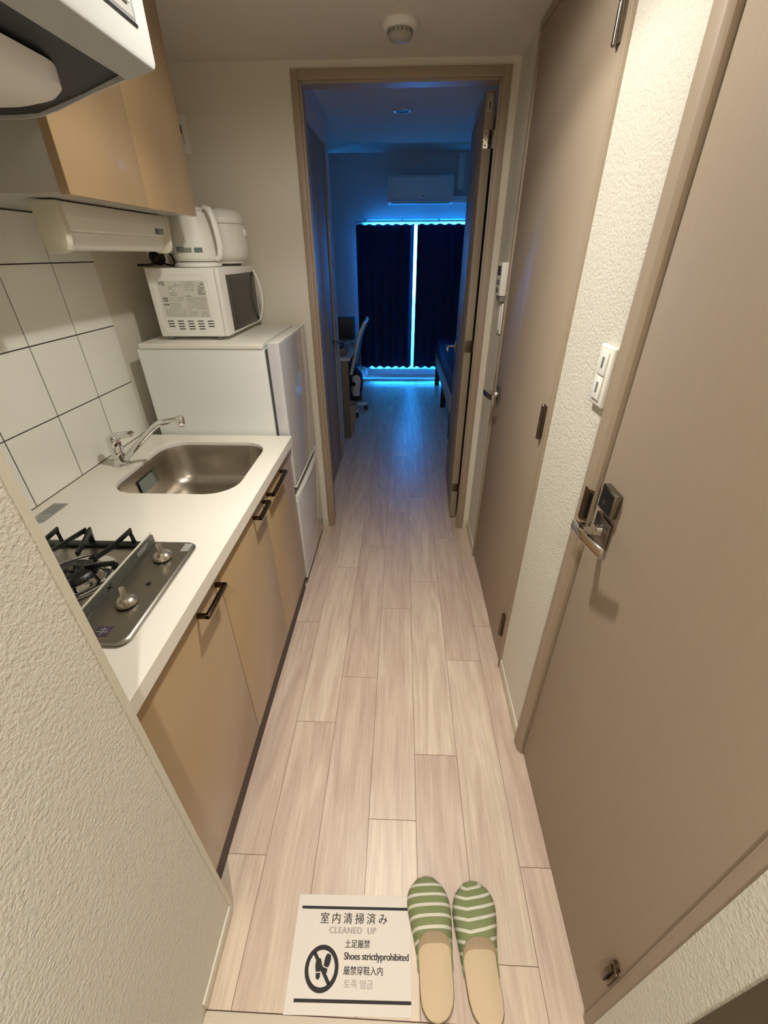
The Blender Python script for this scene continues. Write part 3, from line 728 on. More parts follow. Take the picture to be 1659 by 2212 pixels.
mb = MB(); mb.box(-.510, -.4835, .8505, 1.676, .0005, .0855); mb.build('plinth', PLINTH, t)
mb = MB(); mb.box(-.494, -.475, .8515, 1.2755, .088, ZT - .044, bev=.001); d = mb.build('door', CAB, t); cab_handle(d, 1.145, 1.258, .768)
mb = MB(); mb.box(-.494, -.475, 1.2775, 1.6755, .088, ZT - .044, bev=.001); d = mb.build('door', CAB, t); cab_handle(d, 1.302, 1.50, .768)

# upper cabinet
t = thing('wall_cabinet', 'beige wall cabinet with two doors hung above the sink', 'cabinet', (-.9, 1.4, 1.61))
mb = MB(); mb.box(-1.1045, -.7215, 1.083, 1.717, 1.612, HC - .002, bev=.001); mb.build('carcass', CARC, t)
for y0, y1 in ((1.081, 1.3995), (1.4015, 1.719)):
    mb = MB(); mb.box(-.7205, -.700, y0, y1, 1.609, HC - .004, bev=.0008); mb.build('door', [CAB], t)
    if y0 < 1.2:
        mb = MB(); mb.box(-.7203, -.7005, y0 - .0008, y0 - .0002, 1.6095, HC - .0045); tag(mb.build('edge_band', CABEDGE, t), 'darker tan door edge')

# light fixture under the wall cabinet
t = thing('under_cabinet_light', 'long white light fixture under the wall cabinet', 'light fixture', (-.83, 1.42, 1.50))
mb = MB(); mb.prism([(-.799, 1.6083), (-.795, 1.58), (-.799, 1.552), (-.812, 1.549), (-.853, 1.549), (-.853, 1.6083)], 'y', 1.178, 1.679, bev=.0015); mb.build('housing', WPLAST2, t)
mb = MB(); mb.prism([(-.8155, 1.5485), (-.817, 1.530), (-.823, 1.516), (-.831, 1.509), (-.846, 1.509), (-.851, 1.515), (-.852, 1.5485)], 'y', 1.178, 1.679); mb.build('diffuser', WPLAST, t, smooth=60)
for y0, y1, nm in ((1.158, 1.1775, 'near'), (1.6795, 1.692, 'far')):
    mb = MB(); P = [(-.793, 1.6083), (-.789, 1.56), (-.793, 1.522), (-.799, 1.510), (-.811, 1.503), (-.846, 1.503), (-.854, 1.510), (-.855, 1.56), (-.855, 1.6083)]
    mb.prism(P, 'y', y0, y1, bev=.003, seg=3); mb.build('end_cap', CREAM, t, smooth=50)
mb = MB(); mb.box(-.7968, -.7962, 1.60, 1.655, 1.556, 1.578)
for k in range(4): mb.box(-.7962, -.7959, 1.603, 1.622 - k * .002, 1.558 + k * .005, 1.561 + k * .005, mi=1)
for k in range(3): mb.box(-.7962, -.7959, 1.627, 1.650, 1.559 + k * .006, 1.561 + k * .006, mi=2)
mb.build('label', [SILVERL, DGREY, LGREY], t)

# range hood
def hood():
    y0, y1 = 0.50, 1.066
    t = thing('range_hood', 'white range hood with dark underside above the gas hob', 'range hood', (-.78, .78, 1.72))
    prof = [(-.457, 1.795), (-.460, 1.789), (-.515, 1.776), (-.591, 1.756), (-.663, 1.735), (-.700, 1.727), (-.74, 1.724), (-1.104, 1.724), (-1.104, HC - .002), (-.457, HC - .002)]
    mb = MB(); mb.prism(prof, 'y', y1 - .004, y1); mb.prism(prof, 'y', y0, y0 + .004)
    mb.prism([(-.457, 1.795), (-.460, 1.789), (-.515, 1.776), (-.517, 1.782), (-.475, 1.80), (-.475, HC - .002), (-.457, HC - .002)], 'y', y0 + .0041, y1 - .0041)
    mb.build('shell', HOODW, t, smooth=30)
    mb = MB(); mb.prism([(-.4605, 1.7885), (-.515, 1.7755), (-.515, 1.7750), (-.4605, 1.7880)], 'y', y0 + .0005, y1 - .0005); mb.build('lip', HOODG, t)
    mb = MB(); mb.prism([(-.5175, 1.784), (-.60, 1.7585), (-.70, 1.732), (-.74, 1.730), (-1.10, 1.730), (-1.10, 1.75), (-.70, 1.755), (-.60, 1.782), (-.5175, 1.80)], 'y', y0 + .0042, y1 - .0042); mb.build('liner', HOODD, t)
    mb = MB(); rings = []
    for ins, z in ((.0, 1.763), (.0, 1.738), (.008, 1.728), (.03, 1.718), (.06, 1.714)):
        rings.append([(x, y, z) for x, y in rrect(-1.02 + ins, -.562 - ins, .55 + ins, .992 - ins, .085, 8)])
    mb.loft(rings); mb.build('fan_cover', WPLAST2, t, smooth=40)
    mb = MB(); mb.box(-.4568, -.4560, .86, 1.022, 1.832, 1.90); mb.box(-.4560, -.4556, .865, 1.017, 1.837, 1.895, mi=1); mb.box(-.4560, -.4550, .86, 1.024, 1.8275, 1.8315, mi=2)
    cp = mb.build('control_panel', [GREYPL, LGREY, BLACK], t)
    for k in range(3):
        mb = MB(); mb.box(-.4555, -.450, .970 - k * .045, 1.003 - k * .045, 1.849, 1.868, bev=.002); mb.build('button', WPLAST, cp)
    return t
hood()

# =================================================================== APPLIANCES
# refrigerator
t = thing('refrigerator', 'white two-door refrigerator at the end of the worktop', 'refrigerator', (-.76, 1.95, 0))
mb = MB(); mb.box(-1.035, -.532, 1.704, 2.20, .03, 1.186, bev=.004); mb.build('body', FRIDGE, t)
mb = MB(); mb.box(-1.022, -.534, 1.699, 2.203, 1.1865, 1.2065, bev=.004); mb.build('top_lid', WPLAST2, t)
mb = MB(); mb.box(-.5315, -.520, 1.712, 2.192, .05, 1.18); mb.build('door_seal', DGREY, t)
FY0, FY1 = 1.700, 2.204
mb = MB(); mb.box(-.5195, -.4715, FY0, FY1, .590, 1.2050, bev=.005, seg=3, mi=0)
d = mb.build('upper_door', FRIDGED, t)
mb = MB(); mb.box(-.519, -.4722, FY0 + .001, FY1 - .001, 1.2052, 1.2082, bev=.001); mb.build('edge_trim', WPLAST, d)
mb = MB(); mb.box(-.5195, -.470, FY0 + .0005, FY1 - .0005, .5845, .5895, bev=.001); mb.build('edge_trim', WPLAST, d)
mb = MB(); mb.box(-.5195, -.4715, FY0, FY1, .048, .515, bev=.005, seg=3); d = mb.build('lower_door', FRIDGED, t)
mb = MB()
ps = []
for k in range(13):
    u = k / 12; ps.append((-.478 + .010 * math.sin(PI * u) - .004, FY0 + .004 + (FY1 - FY0 - .008) * u, .530))
mb.loft([[(p[0] - .030, p[1], .5165), (p[0] + .006, p[1], .5165), (p[0] + .008, p[1], .532), (p[0] + .002, p[1], .540), (p[0] - .012, p[1], .536), (p[0] - .030, p[1], .524)] for p in ps])
mb.build('handle_lip', WPLAST, d, smooth=50)
for fy in (1.73, 2.17):
    mb = MB(); mb.lathe([(.02, .0005), (.02, .012), (.012, .014), (.012, .0295)], (-.56, fy, 0), 16); mb.build('foot', BLACK, t)
mb = MB(); mb.box(-.525, -.480, 1.705, 2.199, .030, .0475); mb.build('kick_strip', DGREY, t)

# microwave
def microwave():
    MX0, MX1, MY0, MY1, Z0, Z1 = -.955, -.700, 1.771, 2.212, 1.2215, 1.4575
    t = thing('microwave', 'white microwave oven on top of the refrigerator', 'microwave', (-.82, 1.99, 1.2085))
    mb = MB(); mb.prism([(MX0, Z0 + .004), (MX0 + .004, Z0), (MX1, Z0), (MX1, Z1), (MX0 - .004, Z1)], 'y', MY0, MY1, bev=.002)
    # raised outline of the side panel
    yy = MY0 - .0008
    P = rrect(-.938, -.728, 1.236, 1.438, .035, 6); Q = rrect(-.935, -.731, 1.239, 1.435, .032, 6)
    A = [mb.bm.verts.new((x, yy, z)) for x, z in P]; B = [mb.bm.verts.new((x, yy, z)) for x, z in Q]
    A2 = [mb.bm.verts.new((x, MY0 + .001, z)) for x, z in P]; B2 = [mb.bm.verts.new((x, MY0 + .001, z)) for x, z in Q]
    n = len(P)
    for i in range(n):
        j = (i + 1) % n; mb.bm.faces.new([A[i], A[j], B[j], B[i]]); mb.bm.faces.new([A2[i], A2[j], A[j], A[i]]); mb.bm.faces.new([B[i], B[j], B2[j], B2[i]])
    mb.box(-.925, -.715, MY0 - .0008, MY0 + .001, 1.2262, 1.2285)
    # vent slots
    for r in range(4):
        for c in range(5):
            if r == 3 and c in (0, 4): continue
            x = -.917 + c * .0395 + r * .0005; z = 1.2775 - r * .0095
            mb.box(x, x + .024, MY0 - .0003, MY0 + .001, z - .0018, z + .0018, mi=1)
    mb.build('body', [WPLAST, BLACK], t, smooth=30)
    # printed caution panel
    mb = MB(); yl = MY0 - .0002; random.seed(3)
    def blk(x0, x1, z0, z1, mi): mb.quad((x0, yl - .0001, z0), (x1, yl - .0001, z0), (x1, yl - .0001, z1), (x0, yl - .0001, z1), mi)
    lx0, lx1, lz0, lz1 = -.922, -.742, 1.2905, 1.4165
    mb.quad((lx0, yl, lz0), (lx1, yl, lz0), (lx1, yl, lz1), (lx0, yl, lz1), 0)
    xm = -.828
    blk(xm, xm + .0006, lz0, lz1, 1); blk(lx0, xm, 1.364, 1.3646, 1); blk(lx0, xm, 1.3435, 1.344, 1); blk(xm, lx1, 1.314, 1.3145, 1)
    for z in (1.357, 1.349, 1.336): 
        for k in range(4): blk(lx0 + .004 + k * .006, lx0 + .0085 + k * .006, z - .003, z + .003, 2 if k else 1)
    def lines(x0, x1, z0, z1, st, mi):
        z = z1
        while z > z0:
            x = x0
            while x < x1 - .004:
                wd = random.uniform(.004, .014); e = min(x + wd, x1)
                if random.random() < .85: blk(x, e, z - st * .5, z, mi)
                x = e + .0012
            z -= st
    lines(lx0 + .003, lx0 + .026, 1.398, 1.414, .0042, 2); lines(-.885, xm - .028, 1.370, 1.398, .007, 1); lines(-.86, xm - .002, 1.40, 1.413, .005, 1)
    lines(lx0 + .032, xm - .004, 1.3475, 1.361, .0034, 1); lines(lx0 + .03, xm - .02, 1.3245, 1.341, .0030, 1); lines(lx0 + .008, xm - .003, 1.2935, 1.321, .0032, 1)
    lines(xm + .004, xm + .045, 1.382, 1.413, .0032, 1); lines(xm + .055, lx1 - .004, 1.372, 1.408, .0045, 2); lines(xm + .004, lx1 - .003, 1.320, 1.362, .0032, 1)
    lines(xm + .004, xm + .040, 1.293, 1.311, .0036, 1); lines(xm + .05, lx1 - .004, 1.296, 1.311, .005, 1); lines(xm + .004, xm + .026, 1.3635, 1.3665, .004, 2)
    mb.build('caution_label', [mat('label_white', (214, 211, 200), .5), LGREY, DGREY], t, smooth=0, recalc=False)
    # door
    mb = MB(); mb.prism([(MY0 - .001, Z0 + .001), (MY1 + .004, Z0 + .001), (MY1 + .004, Z1), (MY0 - .001, Z1)], 'x', MX1 + .0008, -.683, bev=.003)
    d = mb.build('door', WPLAST, t)
    mb = MB(); mb.box(-.6826, -.6818, 1.838, 2.19, 1.232, 1.432); dw = tag(mb.build('window', BLKGLASS, d), 'black glass door window')
    mb = MB(); mb.box(-.6817, -.6813, 1.875, 2.15, 1.252, 1.415); mb.build('inner_screen', mat('screen_grey', (16, 16, 16), .25), dw)
    mb = MB(); R_ = []
    for k in range(15):
        u = k / 14; z = 1.2285 + .213 * u; bul = .028 * math.sin(PI * u) ** .8
        R_.append([(-.6825 + bul, 2.172 + .0 * bul, z), (-.6765 + bul, 2.176, z), (-.6765 + bul, 2.196, z), (-.6825 + bul, 2.200, z)])
    mb.loft(R_); mb.build('handle', WPLAST, d, smooth=60)
    for fx in (-.93, -.73):
        for fy in (1.80, 2.18): mb = MB(); mb.lathe([(.012, 1.2088), (.012, 1.2213)], (fx, fy, 0), 12); mb.build('foot', GREYPL, t)
    return t
microwave()

# kettle
def kettle():
    kx, ky, z0 = -.797, 1.888, 1.4585
    t = thing('electric_kettle', 'white electric kettle on its base on the microwave, nearer the viewpoint', 'kettle', (kx, ky, z0))
    mb = MB(); mb.lathe([(.080, z0), (.086, z0 + .003), (.086, z0 + .011), (.078, z0 + .016), (.05, z0 + .017)], (kx, ky, 0), 40); mb.build('base', WPLAST, t, smooth=50)
    mb = MB(); mb.lathe([(.070, z0 + .0185), (.079, z0 + .022), (.083, z0 + .034), (.082, z0 + .060), (.077, z0 + .105), (.070, z0 + .150), (.064, z0 + .170), (.058, z0 + .178)], (kx, ky, 0), 40); mb.build('body', WPLAST2, t, smooth=60)
    mb = MB(); mb.lathe([(.058, z0 + .1785), (.054, z0 + .187), (.035, z0 + .193), (.004, z0 + .195)], (kx, ky, 0), 32); mb.lathe([(.010, z0 + .193), (.012, z0 + .200), (.004, z0 + .203)], (kx, ky, 0), 16); mb.build('lid', WPLAST2, t, smooth=60)
    mb = MB(); mb.tube([(kx - .055, ky, z0 + .140), (kx - .075, ky, z0 + .157), (kx - .098, ky, z0 + .168)], [.022, .016, .012], 14); mb.build('spout', WPLAST2, t, smooth=60)
    mb = MB(); px = [(.052, -.018, .180), (.068, -.022, .190), (.085, -.024, .184), (.095, -.025, .160), (.100, -.025, .130), (.104, -.025, .090), (.104, -.025, .060), (.098, -.024, .034), (.080, -.020, .024)]
    mb.tube([(kx + a, ky + b, z0 + c) for a, b, c in px], .01, 14, flat=(.0045, .011), up=(1, 0, 0)); mb.build('handle', WPLAST, t, smooth=60)
    mb = MB()
    def patch(a0, a1, za, zb, mi):
        n = 6; R0 = []
        for i in range(n):
            a = math.radians(a0 + (a1 - a0) * i / (n - 1)); r = .0842
            R0.append(((kx + r * math.cos(a), ky + r * math.sin(a), z0 + za), (kx + (r - .0006) * math.cos(a), ky + (r - .0006) * math.sin(a), z0 + zb)))
        for p, q in zip(R0, R0[1:]): mb.quad(p[0], q[0], q[1], p[1], mi)
    patch(-122, -96, .048, .066, 0); patch(-95, -78, .048, .063, 1); patch(-72, -52, .048, .063, 2)
    tag(mb.build('label', [GREYPL, SILVERL, mat('teal_grey', (96, 112, 114), .5)], t, smooth=0), 'row of small grey labels')
    return t
kettle()

# rice cooker
def cooker():
    kx, ky, z0 = -.760, 2.085, 1.4585
    t = thing('rice_cooker', 'white rice cooker behind the kettle on the microwave', 'rice cooker', (kx, ky, z0))
    mb = MB(); mb.lathe([(.060, z0 + .0), (.060, z0 + .008)], (kx, ky, 0), 28, mi=1); mb.lathe([(.074, z0 + .0085), (.076, z0 + .018), (.086, z0 + .020), (.098, z0 + .040), (.101, z0 + .075), (.099, z0 + .120), (.095, z0 + .146)], (kx, ky, 0), 36); mb.build('body', [WPLAST2, DGREY], t, smooth=60)
    mb = MB(); mb.lathe([(.094, z0 + .1475), (.095, z0 + .158), (.089, z0 + .180), (.074, z0 + .194), (.04, z0 + .200), (.003, z0 + .201)], (kx, ky, 0), 36); mb.build('lid', WPLAST, t, smooth=60)
    mb = MB(); mb.box(kx + .0955, kx + .106, ky - .014, ky + .014, z0 + .105, z0 + .130, bev=.003); mb.build('latch_button', WPLAST, t)
    return t
cooker()

# kettle's black power cable bundled behind
mb = MB(); pts = []
for k in range(60):
    a = k * .62; r = .020 + .005 * math.sin(k * .37)
    pts.append((-.952 + r * math.cos(a), 1.878 + .010 * math.sin(k * .21), 1.4905 + r * math.sin(a)))
mb.tube(pts, .0042, 7)
mb.lathe([(.012, -.012), (.019, -.006), (.019, .006), (.012, .012)], (-.952, 1.878, 1.4905), 14, 'y')
mb.tube([(-.93, 1.876, 1.500), (-.915, 1.874, 1.508), (-.900, 1.872, 1.505), (-.889, 1.870, 1.494), (-.885, 1.868, 1.480), (-.884, 1.866, 1.466)], .0032, 8)
mb.tube([(-.935, 1.872, 1.475), (-.915, 1.870, 1.4665), (-.897, 1.868, 1.4635), (-.888, 1.862, 1.4635)], .0036, 8)
mb.tube([(-.955, 1.868, 1.470), (-.985, 1.860, 1.4655), (-1.012, 1.852, 1.4655), (-1.022, 1.850, 1.4655)], .0048, 8)
tag(mb.build('power_cable', BLACK, smooth=60), 'black power cable wound in a bundle on top of the microwave', 'cable')
mb = MB(); mb.box(-.925, -.902, 1.905, 1.935, 1.4595, 1.498, bev=.004); mb.box(-.920, -.907, 1.915, 1.925, 1.4982, 1.505)
tag(mb.build('power_plug', WPLAST2), 'small pale plug block beside the black cable bundle', 'plug')

# wall outlet high on the far wall with a black cord
t = thing('wall_outlet', 'pale outlet plate on the far wall beside the wall cabinet', 'outlet', (-.93, 2.2795, 1.9))
mb = MB(); mb.box(-.975, -.898, 2.2725, 2.2795, 1.86, 1.985, bev=.003); mb.build('plate', WPLAST2, t)
mb = MB(); mb.box(-.958, -.915, 2.2712, 2.2724, 1.89, 1.955, bev=.0005); mb.build('socket', VINYL, t)
mb = MB(); mb.box(-.945, -.918, 2.235, 2.271, 1.925, 1.952, bev=.004); mb.tube([(-.930, 2.243, 1.928), (-.928, 2.240, 1.88), (-.932, 2.238, 1.82), (-.930, 2.236, 1.76), (-.922, 2.234, 1.715), (-.914, 2.232, 1.69), (-.908, 2.228, 1.66), (-.905, 2.22, 1.60), (-.905, 2.19, 1.52), (-.90, 2.16, 1.464), (-.88, 2.14, 1.463)], .0045, 8)
tag(mb.build('cable_lead', BLACK), 'black cord hanging from the far wall outlet behind the wall cabinet', 'cord')

# =================================================================== WALL FITTINGS
def switch(loc, label, body, nrock):
    t = thing('light_switch', label, 'switch', loc)
    return t
x0 = XR
t = thing('light_switch', 'white wall switch with two rockers beside the nearest door', 'switch', (x0, .94, 1.275))
mb = MB(); mb.box(x0 - .0125, x0 - .0006, .905, .973, 1.213, 1.336, bev=.0045, seg=3); mb.build('plate', WPLAST2, t)
for zc in (1.301, 1.250):
    mb = MB(); mb.prism([(x0 - .013, zc - .024), (x0 - .0165, zc - .022), (x0 - .0150, zc + .0245), (x0 - .013, zc + .0245)], 'y', .921, .957, bev=.001)
    r = mb.build('rocker', WPLAST, t)
    mb = MB(); mb.box(x0 - .0170, x0 - .0155, .9335, .9415, zc - .009, zc + .013, bev=.0005); mb.build('indicator_window', GREYPL, r)
t = thing('remote_panel', 'white water heater control with black display beside the second door', 'control panel', (x0, 2.09, 1.40))
mb = MB(); mb.box(x0 - .026, x0 - .0006, 2.042, 2.135, 1.342, 1.466, bev=.002); mb.build('body', WPLAST, t)
mb = MB(); mb.box(x0 - .0268, x0 - .0262, 2.056, 2.122, 1.418, 1.452); mb.box(x0 - .0271, x0 - .0268, 2.064, 2.070, 1.424, 1.434, mi=1); mb.box(x0 - .0271, x0 - .0268, 2.064, 2.070, 1.438, 1.448, mi=1); tag(mb.build('display', [BLACK, WPLAST], t), 'black display')
for zz in (1.392, 1.362):
    mb = MB(); mb.box(x0 - .028, x0 - .0262, 2.062, 2.115, zz - .009, zz + .009, bev=.001); mb.build('button', GREYPL, t)
mb = MB(); mb.box(x0 - .020, x0 - .0006, 2.046, 2.131, 1.318, 1.3415, bev=.003); mb.build('holder', GREYPL, t)
t = thing('light_switch', 'slim white wall switch below the control with the black display', 'switch', (x0, 2.07, 1.25))
mb = MB(); mb.box(x0 - .008, x0 - .0006, 2.036, 2.106, 1.192, 1.312, bev=.002); mb.build('plate', WPLAST2, t)
mb = MB(); mb.box(x0 - .012, x0 - .0082, 2.052, 2.090, 1.205, 1.300, bev=.001); mb.build('rocker', WPLAST, t)

# ceiling fittings
t = thing('smoke_detector', 'round smoke detector dome on the hall ceiling before the doorway', 'smoke detector', (-.022, 1.985, HC))
mb = MB(); mb.lathe([(.057, HC - .0004), (.057, HC - .012), (.050, HC - .018), (.044, HC - .019)], (-.022, 1.985, 0), 36); mb.build('base', WPLAST2, t, smooth=50)
mb = MB(); mb.lathe([(.040, HC - .0192), (.040, HC - .030), (.034, HC - .040), (.016, HC - .046), (.002, HC - .047)], (-.022, 1.985, 0), 36); d = mb.build('sensor_dome', LGREY, t, smooth=50)
mb = MB()
for k in range(18):
    a = 2 * PI * k / 18; s0 = len(mb.bm.verts); mb.box(.0402, .0412, -.003, .003, HC - .030, HC - .021)
    mb.bm.verts.ensure_lookup_table(); bmesh.ops.transform(mb.bm, matrix=Matrix.Translation((-.022, 1.985, 0)) @ Matrix.Rotation(a, 4, 'Z'), verts=mb.bm.verts[s0:])
mb.build('vent_ring', GREYPL, d)
for P_, lb in ((LAMP, 'lit round downlight in the hall ceiling above the worktop edge'), (FILL, 'added round downlight behind the viewpoint, fill for the near left wall')):
    t = thing('downlight', lb, 'downlight', (P_[0], P_[1], HC))
    mb = MB(); mb.lathe([(.048, HC - .0004), (.060, HC - .0004), (.060, HC - .004), (.050, HC - .006), (.044, HC - .004)], (P_[0], P_[1], 0), 32, cap0=False, cap1=False); mb.build('trim_ring', WPLAST, t)
    mb = MB(); mb.disc((P_[0], P_[1], HC - .0035), .0445, 32); mb.build('lens', LENS, t)
for yy in (3.50,):
    t = thing('downlight', 'unlit round downlight in the ceiling of the room beyond', 'downlight', (-.021, yy, 2.245))
    mb = MB(); mb.lathe([(.044, 2.2446), (.055, 2.2446), (.055, 2.2415), (.049, 2.2395), (.042, 2.2415)], (-.021, yy, 0), 28, cap0=False, cap1=False); mb.build('trim_ring', WPLAST, t)
    mb = MB(); mb.disc((-.021, yy, 2.2438), .044, 28); mb.build('lens', DGREY, t)

# =================================================================== ON THE FLOOR
def notice():
    cx, cy_, an = -.103, .332, math.radians(1.2); z = .0010
    def P(u, v, h=0): return (cx + u * math.cos(an) - v * math.sin(an), cy_ + u * math.sin(an) + v * math.cos(an), z + h)
    mb = MB(); W, H = .1485, .108
    cs = [P(-W, -H), P(W, -H), P(W, H), P(-W, H)]
    mb.loft([[(p[0], p[1], z - .0006) for p in cs], cs])
    e = .0002
    def rect(u0, u1, v0, v1, mi): mb.poly([P(u0, v0, e), P(u1, v0, e), P(u1, v1, e), P(u0, v1, e)], mi)
    rect(-.138, .1455, .0780, .0840, 1); rect(-.1285, .1480, -.0885, -.0825, 1)
    def T(s, u0, u1, v0, v1, mi, wgt=0, sp=1.0):
        for k in range(-wgt, wgt + 1): add_text(mb, s, lambda u, v: P(u0 + u + k * .00028, v0 + v + abs(k) * .00012, e + (k + wgt) * .00001), u1 - u0, v1 - v0, mi, 0, sp)
    T('室内清掃済み', -.0855, .0900, .0495, .0715, 1, 1, 1.45)
    T('CLEANED  UP', -.0588, .0611, .0308, .0432, 2, 3, 1.15)
    T('土足厳禁', -.0163, .0468, .0045, .0200, 1, 1)
    T('Shoes strictlyprohibited', -.0165, .1440, -.0205, -.0035, 1, 2, .95)
    T('厳禁穿鞋入内', -.0157, .0800, -.0425, -.0270, 1, 1)
    T('토족 엄금', -.0130, .0570, -.0650, -.0500, 2, 1)
    # prohibition ring with two sole prints
    ic = (-.070, -.032); n = 48
    for i in range(n):
        a, b = 2 * PI * i / n, 2 * PI * (i + 1) / n
        q = [P(ic[0] + r * math.cos(t_), ic[1] + r * math.sin(t_), e) for r, t_ in ((.0415, a), (.0415, b), (.0322, b), (.0322, a))]
        mb.poly(q, 1)
    a = math.radians(-52); dx, dy = math.cos(a), math.sin(a); nx, ny = -dy * .0040, dx * .0040; L_ = .0335
    mb.poly([P(ic[0] - dx * L_ - nx, ic[1] - dy * L_ - ny, e), P(ic[0] + dx * L_ - nx, ic[1] + dy * L_ - ny, e), P(ic[0] + dx * L_ + nx, ic[1] + dy * L_ + ny, e), P(ic[0] - dx * L_ + nx, ic[1] - dy * L_ + ny, e)], 1)
    def sole(c, rot, k):
        out = [(0, .020), (.0055, .018), (.008, .012), (.0078, .005), (.0058, -.003), (-.0052, -.003), (-.0068, .005), (-.0068, .012), (-.005, .018)]
        heel = [(-.0050, -.0048), (.0055, -.0048), (.0056, -.011), (.003, -.0155), (-.0025, -.0155), (-.0048, -.011)]
        for poly in (out, heel):
            mb.poly([P(c[0] + (x * math.cos(rot) - y * math.sin(rot)) * k, c[1] + (x * math.sin(rot) + y * math.cos(rot)) * k, e * 1.5) for x, y in poly][::-1], 1)
    sole((-.0785, -.0350), math.radians(3), 1.05); sole((-.0595, -.0265), math.radians(-14), 1.05)
    o = mb.build('paper_notice', [PAPER, INK, INKGREY], smooth=0, recalc=False)
    return tag(o, 'white paper notice with cleaned up message and no-shoes symbol on the floor', 'notice')
notice()

def slipper(label, tx, ty, hx, hy, mirror, vee=0.0):
    """foot slipper, toe at (tx,ty), heel at (hx,hy); local +y is the toe direction"""
    L = math.hypot(tx - hx, ty - hy); an = math.atan2(ty - hy, tx - hx) - PI / 2
    t = thing('slipper', label, 'slipper', (0, 0, 0), 'pair of striped slippers')
    def wid(v):   # half width along the length, v 0 heel .. 1 toe
        ks = [(0, 0.0), (.006, .010), (.02, .0195), (.05, .029), (.10, .0365), (.18, .0405), (.3, .041), (.42, .042), (.55, .046), (.68, .052), (.78, .0545), (.86, .052), (.92, .045), (.96, .036), (.985, .024), (.996, .012), (1, 0.0)]
        for (a, b), (c, d) in zip(ks, ks[1:]):
            if v <= c:
                f = (v - a) / (c - a)
                return b + (d - b) * f
        return 0
    def mid(v): return mirror * (.006 * math.sin(PI * min(1, v * 1.1)) - .003)
    N = 44
    vs = [.5 - .5 * math.cos(PI * i / N) for i in range(N + 1)]
    left = [(mid(v) - wid(v), v * L) for v in vs]; right = [(mid(v) + wid(v), v * L) for v in vs][1:-1][::-1]
    out = left + right
    def sc(k): 
        return [((x) * k, L / 2 + (y - L / 2) * (1 - (1 - k) * .45)) for x, y in out]
    mb = MB(); mb.loft([[(x, y, .0008) for x, y in sc(.95)], [(x, y, .004) for x, y in sc(1.0)], [(x, y, .011) for x, y in sc(1.0)], [(x, y, .0125) for x, y in sc(.985)]]); so = mb.build('sole', SOLE, t, smooth=50)
    mb = MB(); mb.loft([[(x, y, .0127) for x, y in sc(.975)], [(x, y, .0155) for x, y in sc(.965)], [(x, y, .0168) for x, y in sc(.93)]]); ins = mb.build('insole', INSOLE, t, smooth=50)
    # upper: shell from the toe back to a curved mouth
    mb = MB(); bm = mb.bm; uvl = bm.loops.layers.uv.new('UVMap'); NU, NV = 22, 22
    G = []
    def surf(u, v, off):
        w = wid(v) + .0030 + off; a = PI * u
        hgt = (.018 + .034 * min(1, (1 - v) / .34) ** .62) + off
        k = .72
        cx = math.copysign(abs(math.cos(a)) ** k, -math.cos(a)); cz = math.sin(a) ** .8
        return Vector((mid(v) + w * cx, v * L + (.0035 + off if v > .985 else 0), .004 + hgt * cz))
    for off in (0, -.0028):
        rows = []
        for j in range(NV + 1):
            row = []
            for i in range(NU + 1):
                u = i / NU
                mouth = .560 - .235 * (abs(2 * u - 1) ** 2.2)       # mouth is further forward at the instep
                s_ = j / NV; v = mouth + (.998 - mouth) * (1 - (1 - s_) ** 1.25)
                row.append((bm.verts.new(surf(u, v, off)), u, v))
            rows.append(row)
        G.append(rows)
    def face(q, mi=0):
        f = bm.faces.new([x[0] for x in q]); f.material_index = mi
        for l, x in zip(f.loops, q): l[uvl].uv = (x[1], (x[2] - .563) * L / .0225 + .876 - (vee * (abs(x[1] - .42)) if vee else 0))
    for gi, rows in enumerate(G):
        for j in range(NV):
            for i in range(NU):
                q = [rows[j][i], rows[j][i + 1], rows[j + 1][i + 1], rows[j + 1][i]]
                face(q if gi == 0 else q[::-1], 0 if gi == 0 else 1)
    for i in range(NU): face([G[0][0][i + 1], G[0][0][i], G[1][0][i], G[1][0][i + 1]], 2)
    up = mb.build('upper', [STRIPE, INSOLE, GREENCL], t, smooth=70)
    t.location = (hx, hy, 0); t.rotation_euler = (0, 0, an)
    return t
slipper('green and white striped slipper beside the paper notice, left of the pair', 0.0925, .478, .1105, .218, 1)
slipper('green and white striped slipper nearer the right wall, right of the pair', 0.2125, .472, .2235, .212, -1, 1.9)

# =================================================================== ROOM BEYOND
def curtain(label, xa, xb, ya, za, zb, ph):
    mb = MB(); n = int((xb - xa) / .008); th = .0025
    ra, rb = [], []
    levels = [0, .04, .3, .65, 1]
    rings = []
    for lv in levels:
        f, bk = [], []
        for i in range(n + 1):
            x = xa + (xb - xa) * i / n
            s = math.sin(x * 2 * PI / .105 + ph + .6 * math.sin(x * 9)) * (.016 + .010 * (1 - lv))
            z = zb + (za - zb) * lv + (.007 * math.sin(x * 2 * PI / .105 + ph) if lv == 1 else 0) + (.005 * math.sin(x * 2 * PI / .105 + ph) if lv == 0 else 0)
            f.append((x, ya + s, z)); bk.append((x, ya + s + th, z))
        rings.append(f + bk[::-1])
    mb.loft(rings)
    return tag(mb.build('curtain', CURT, smooth=70), label, 'curtain', 'curtains of the balcony window')
curtain('dark navy curtain hanging left of the bright gap', -.555, .122, 5.90, 1.785, .190, 0.3)
curtain('dark navy curtain hanging right of the bright gap', .157, 1.16, 5.90, 1.785, .190, 1.7)
mb = MB(); n = 180; R_ = []
for z in (.150, .9, 1.816):
    R_.append([(-.56 + 1.70 * k / n, 5.972 + .010 * math.sin(k * .62) + .004 * math.sin(k * .21), z) for k in range(n + 1)])
mb.loft(R_, closed=False)
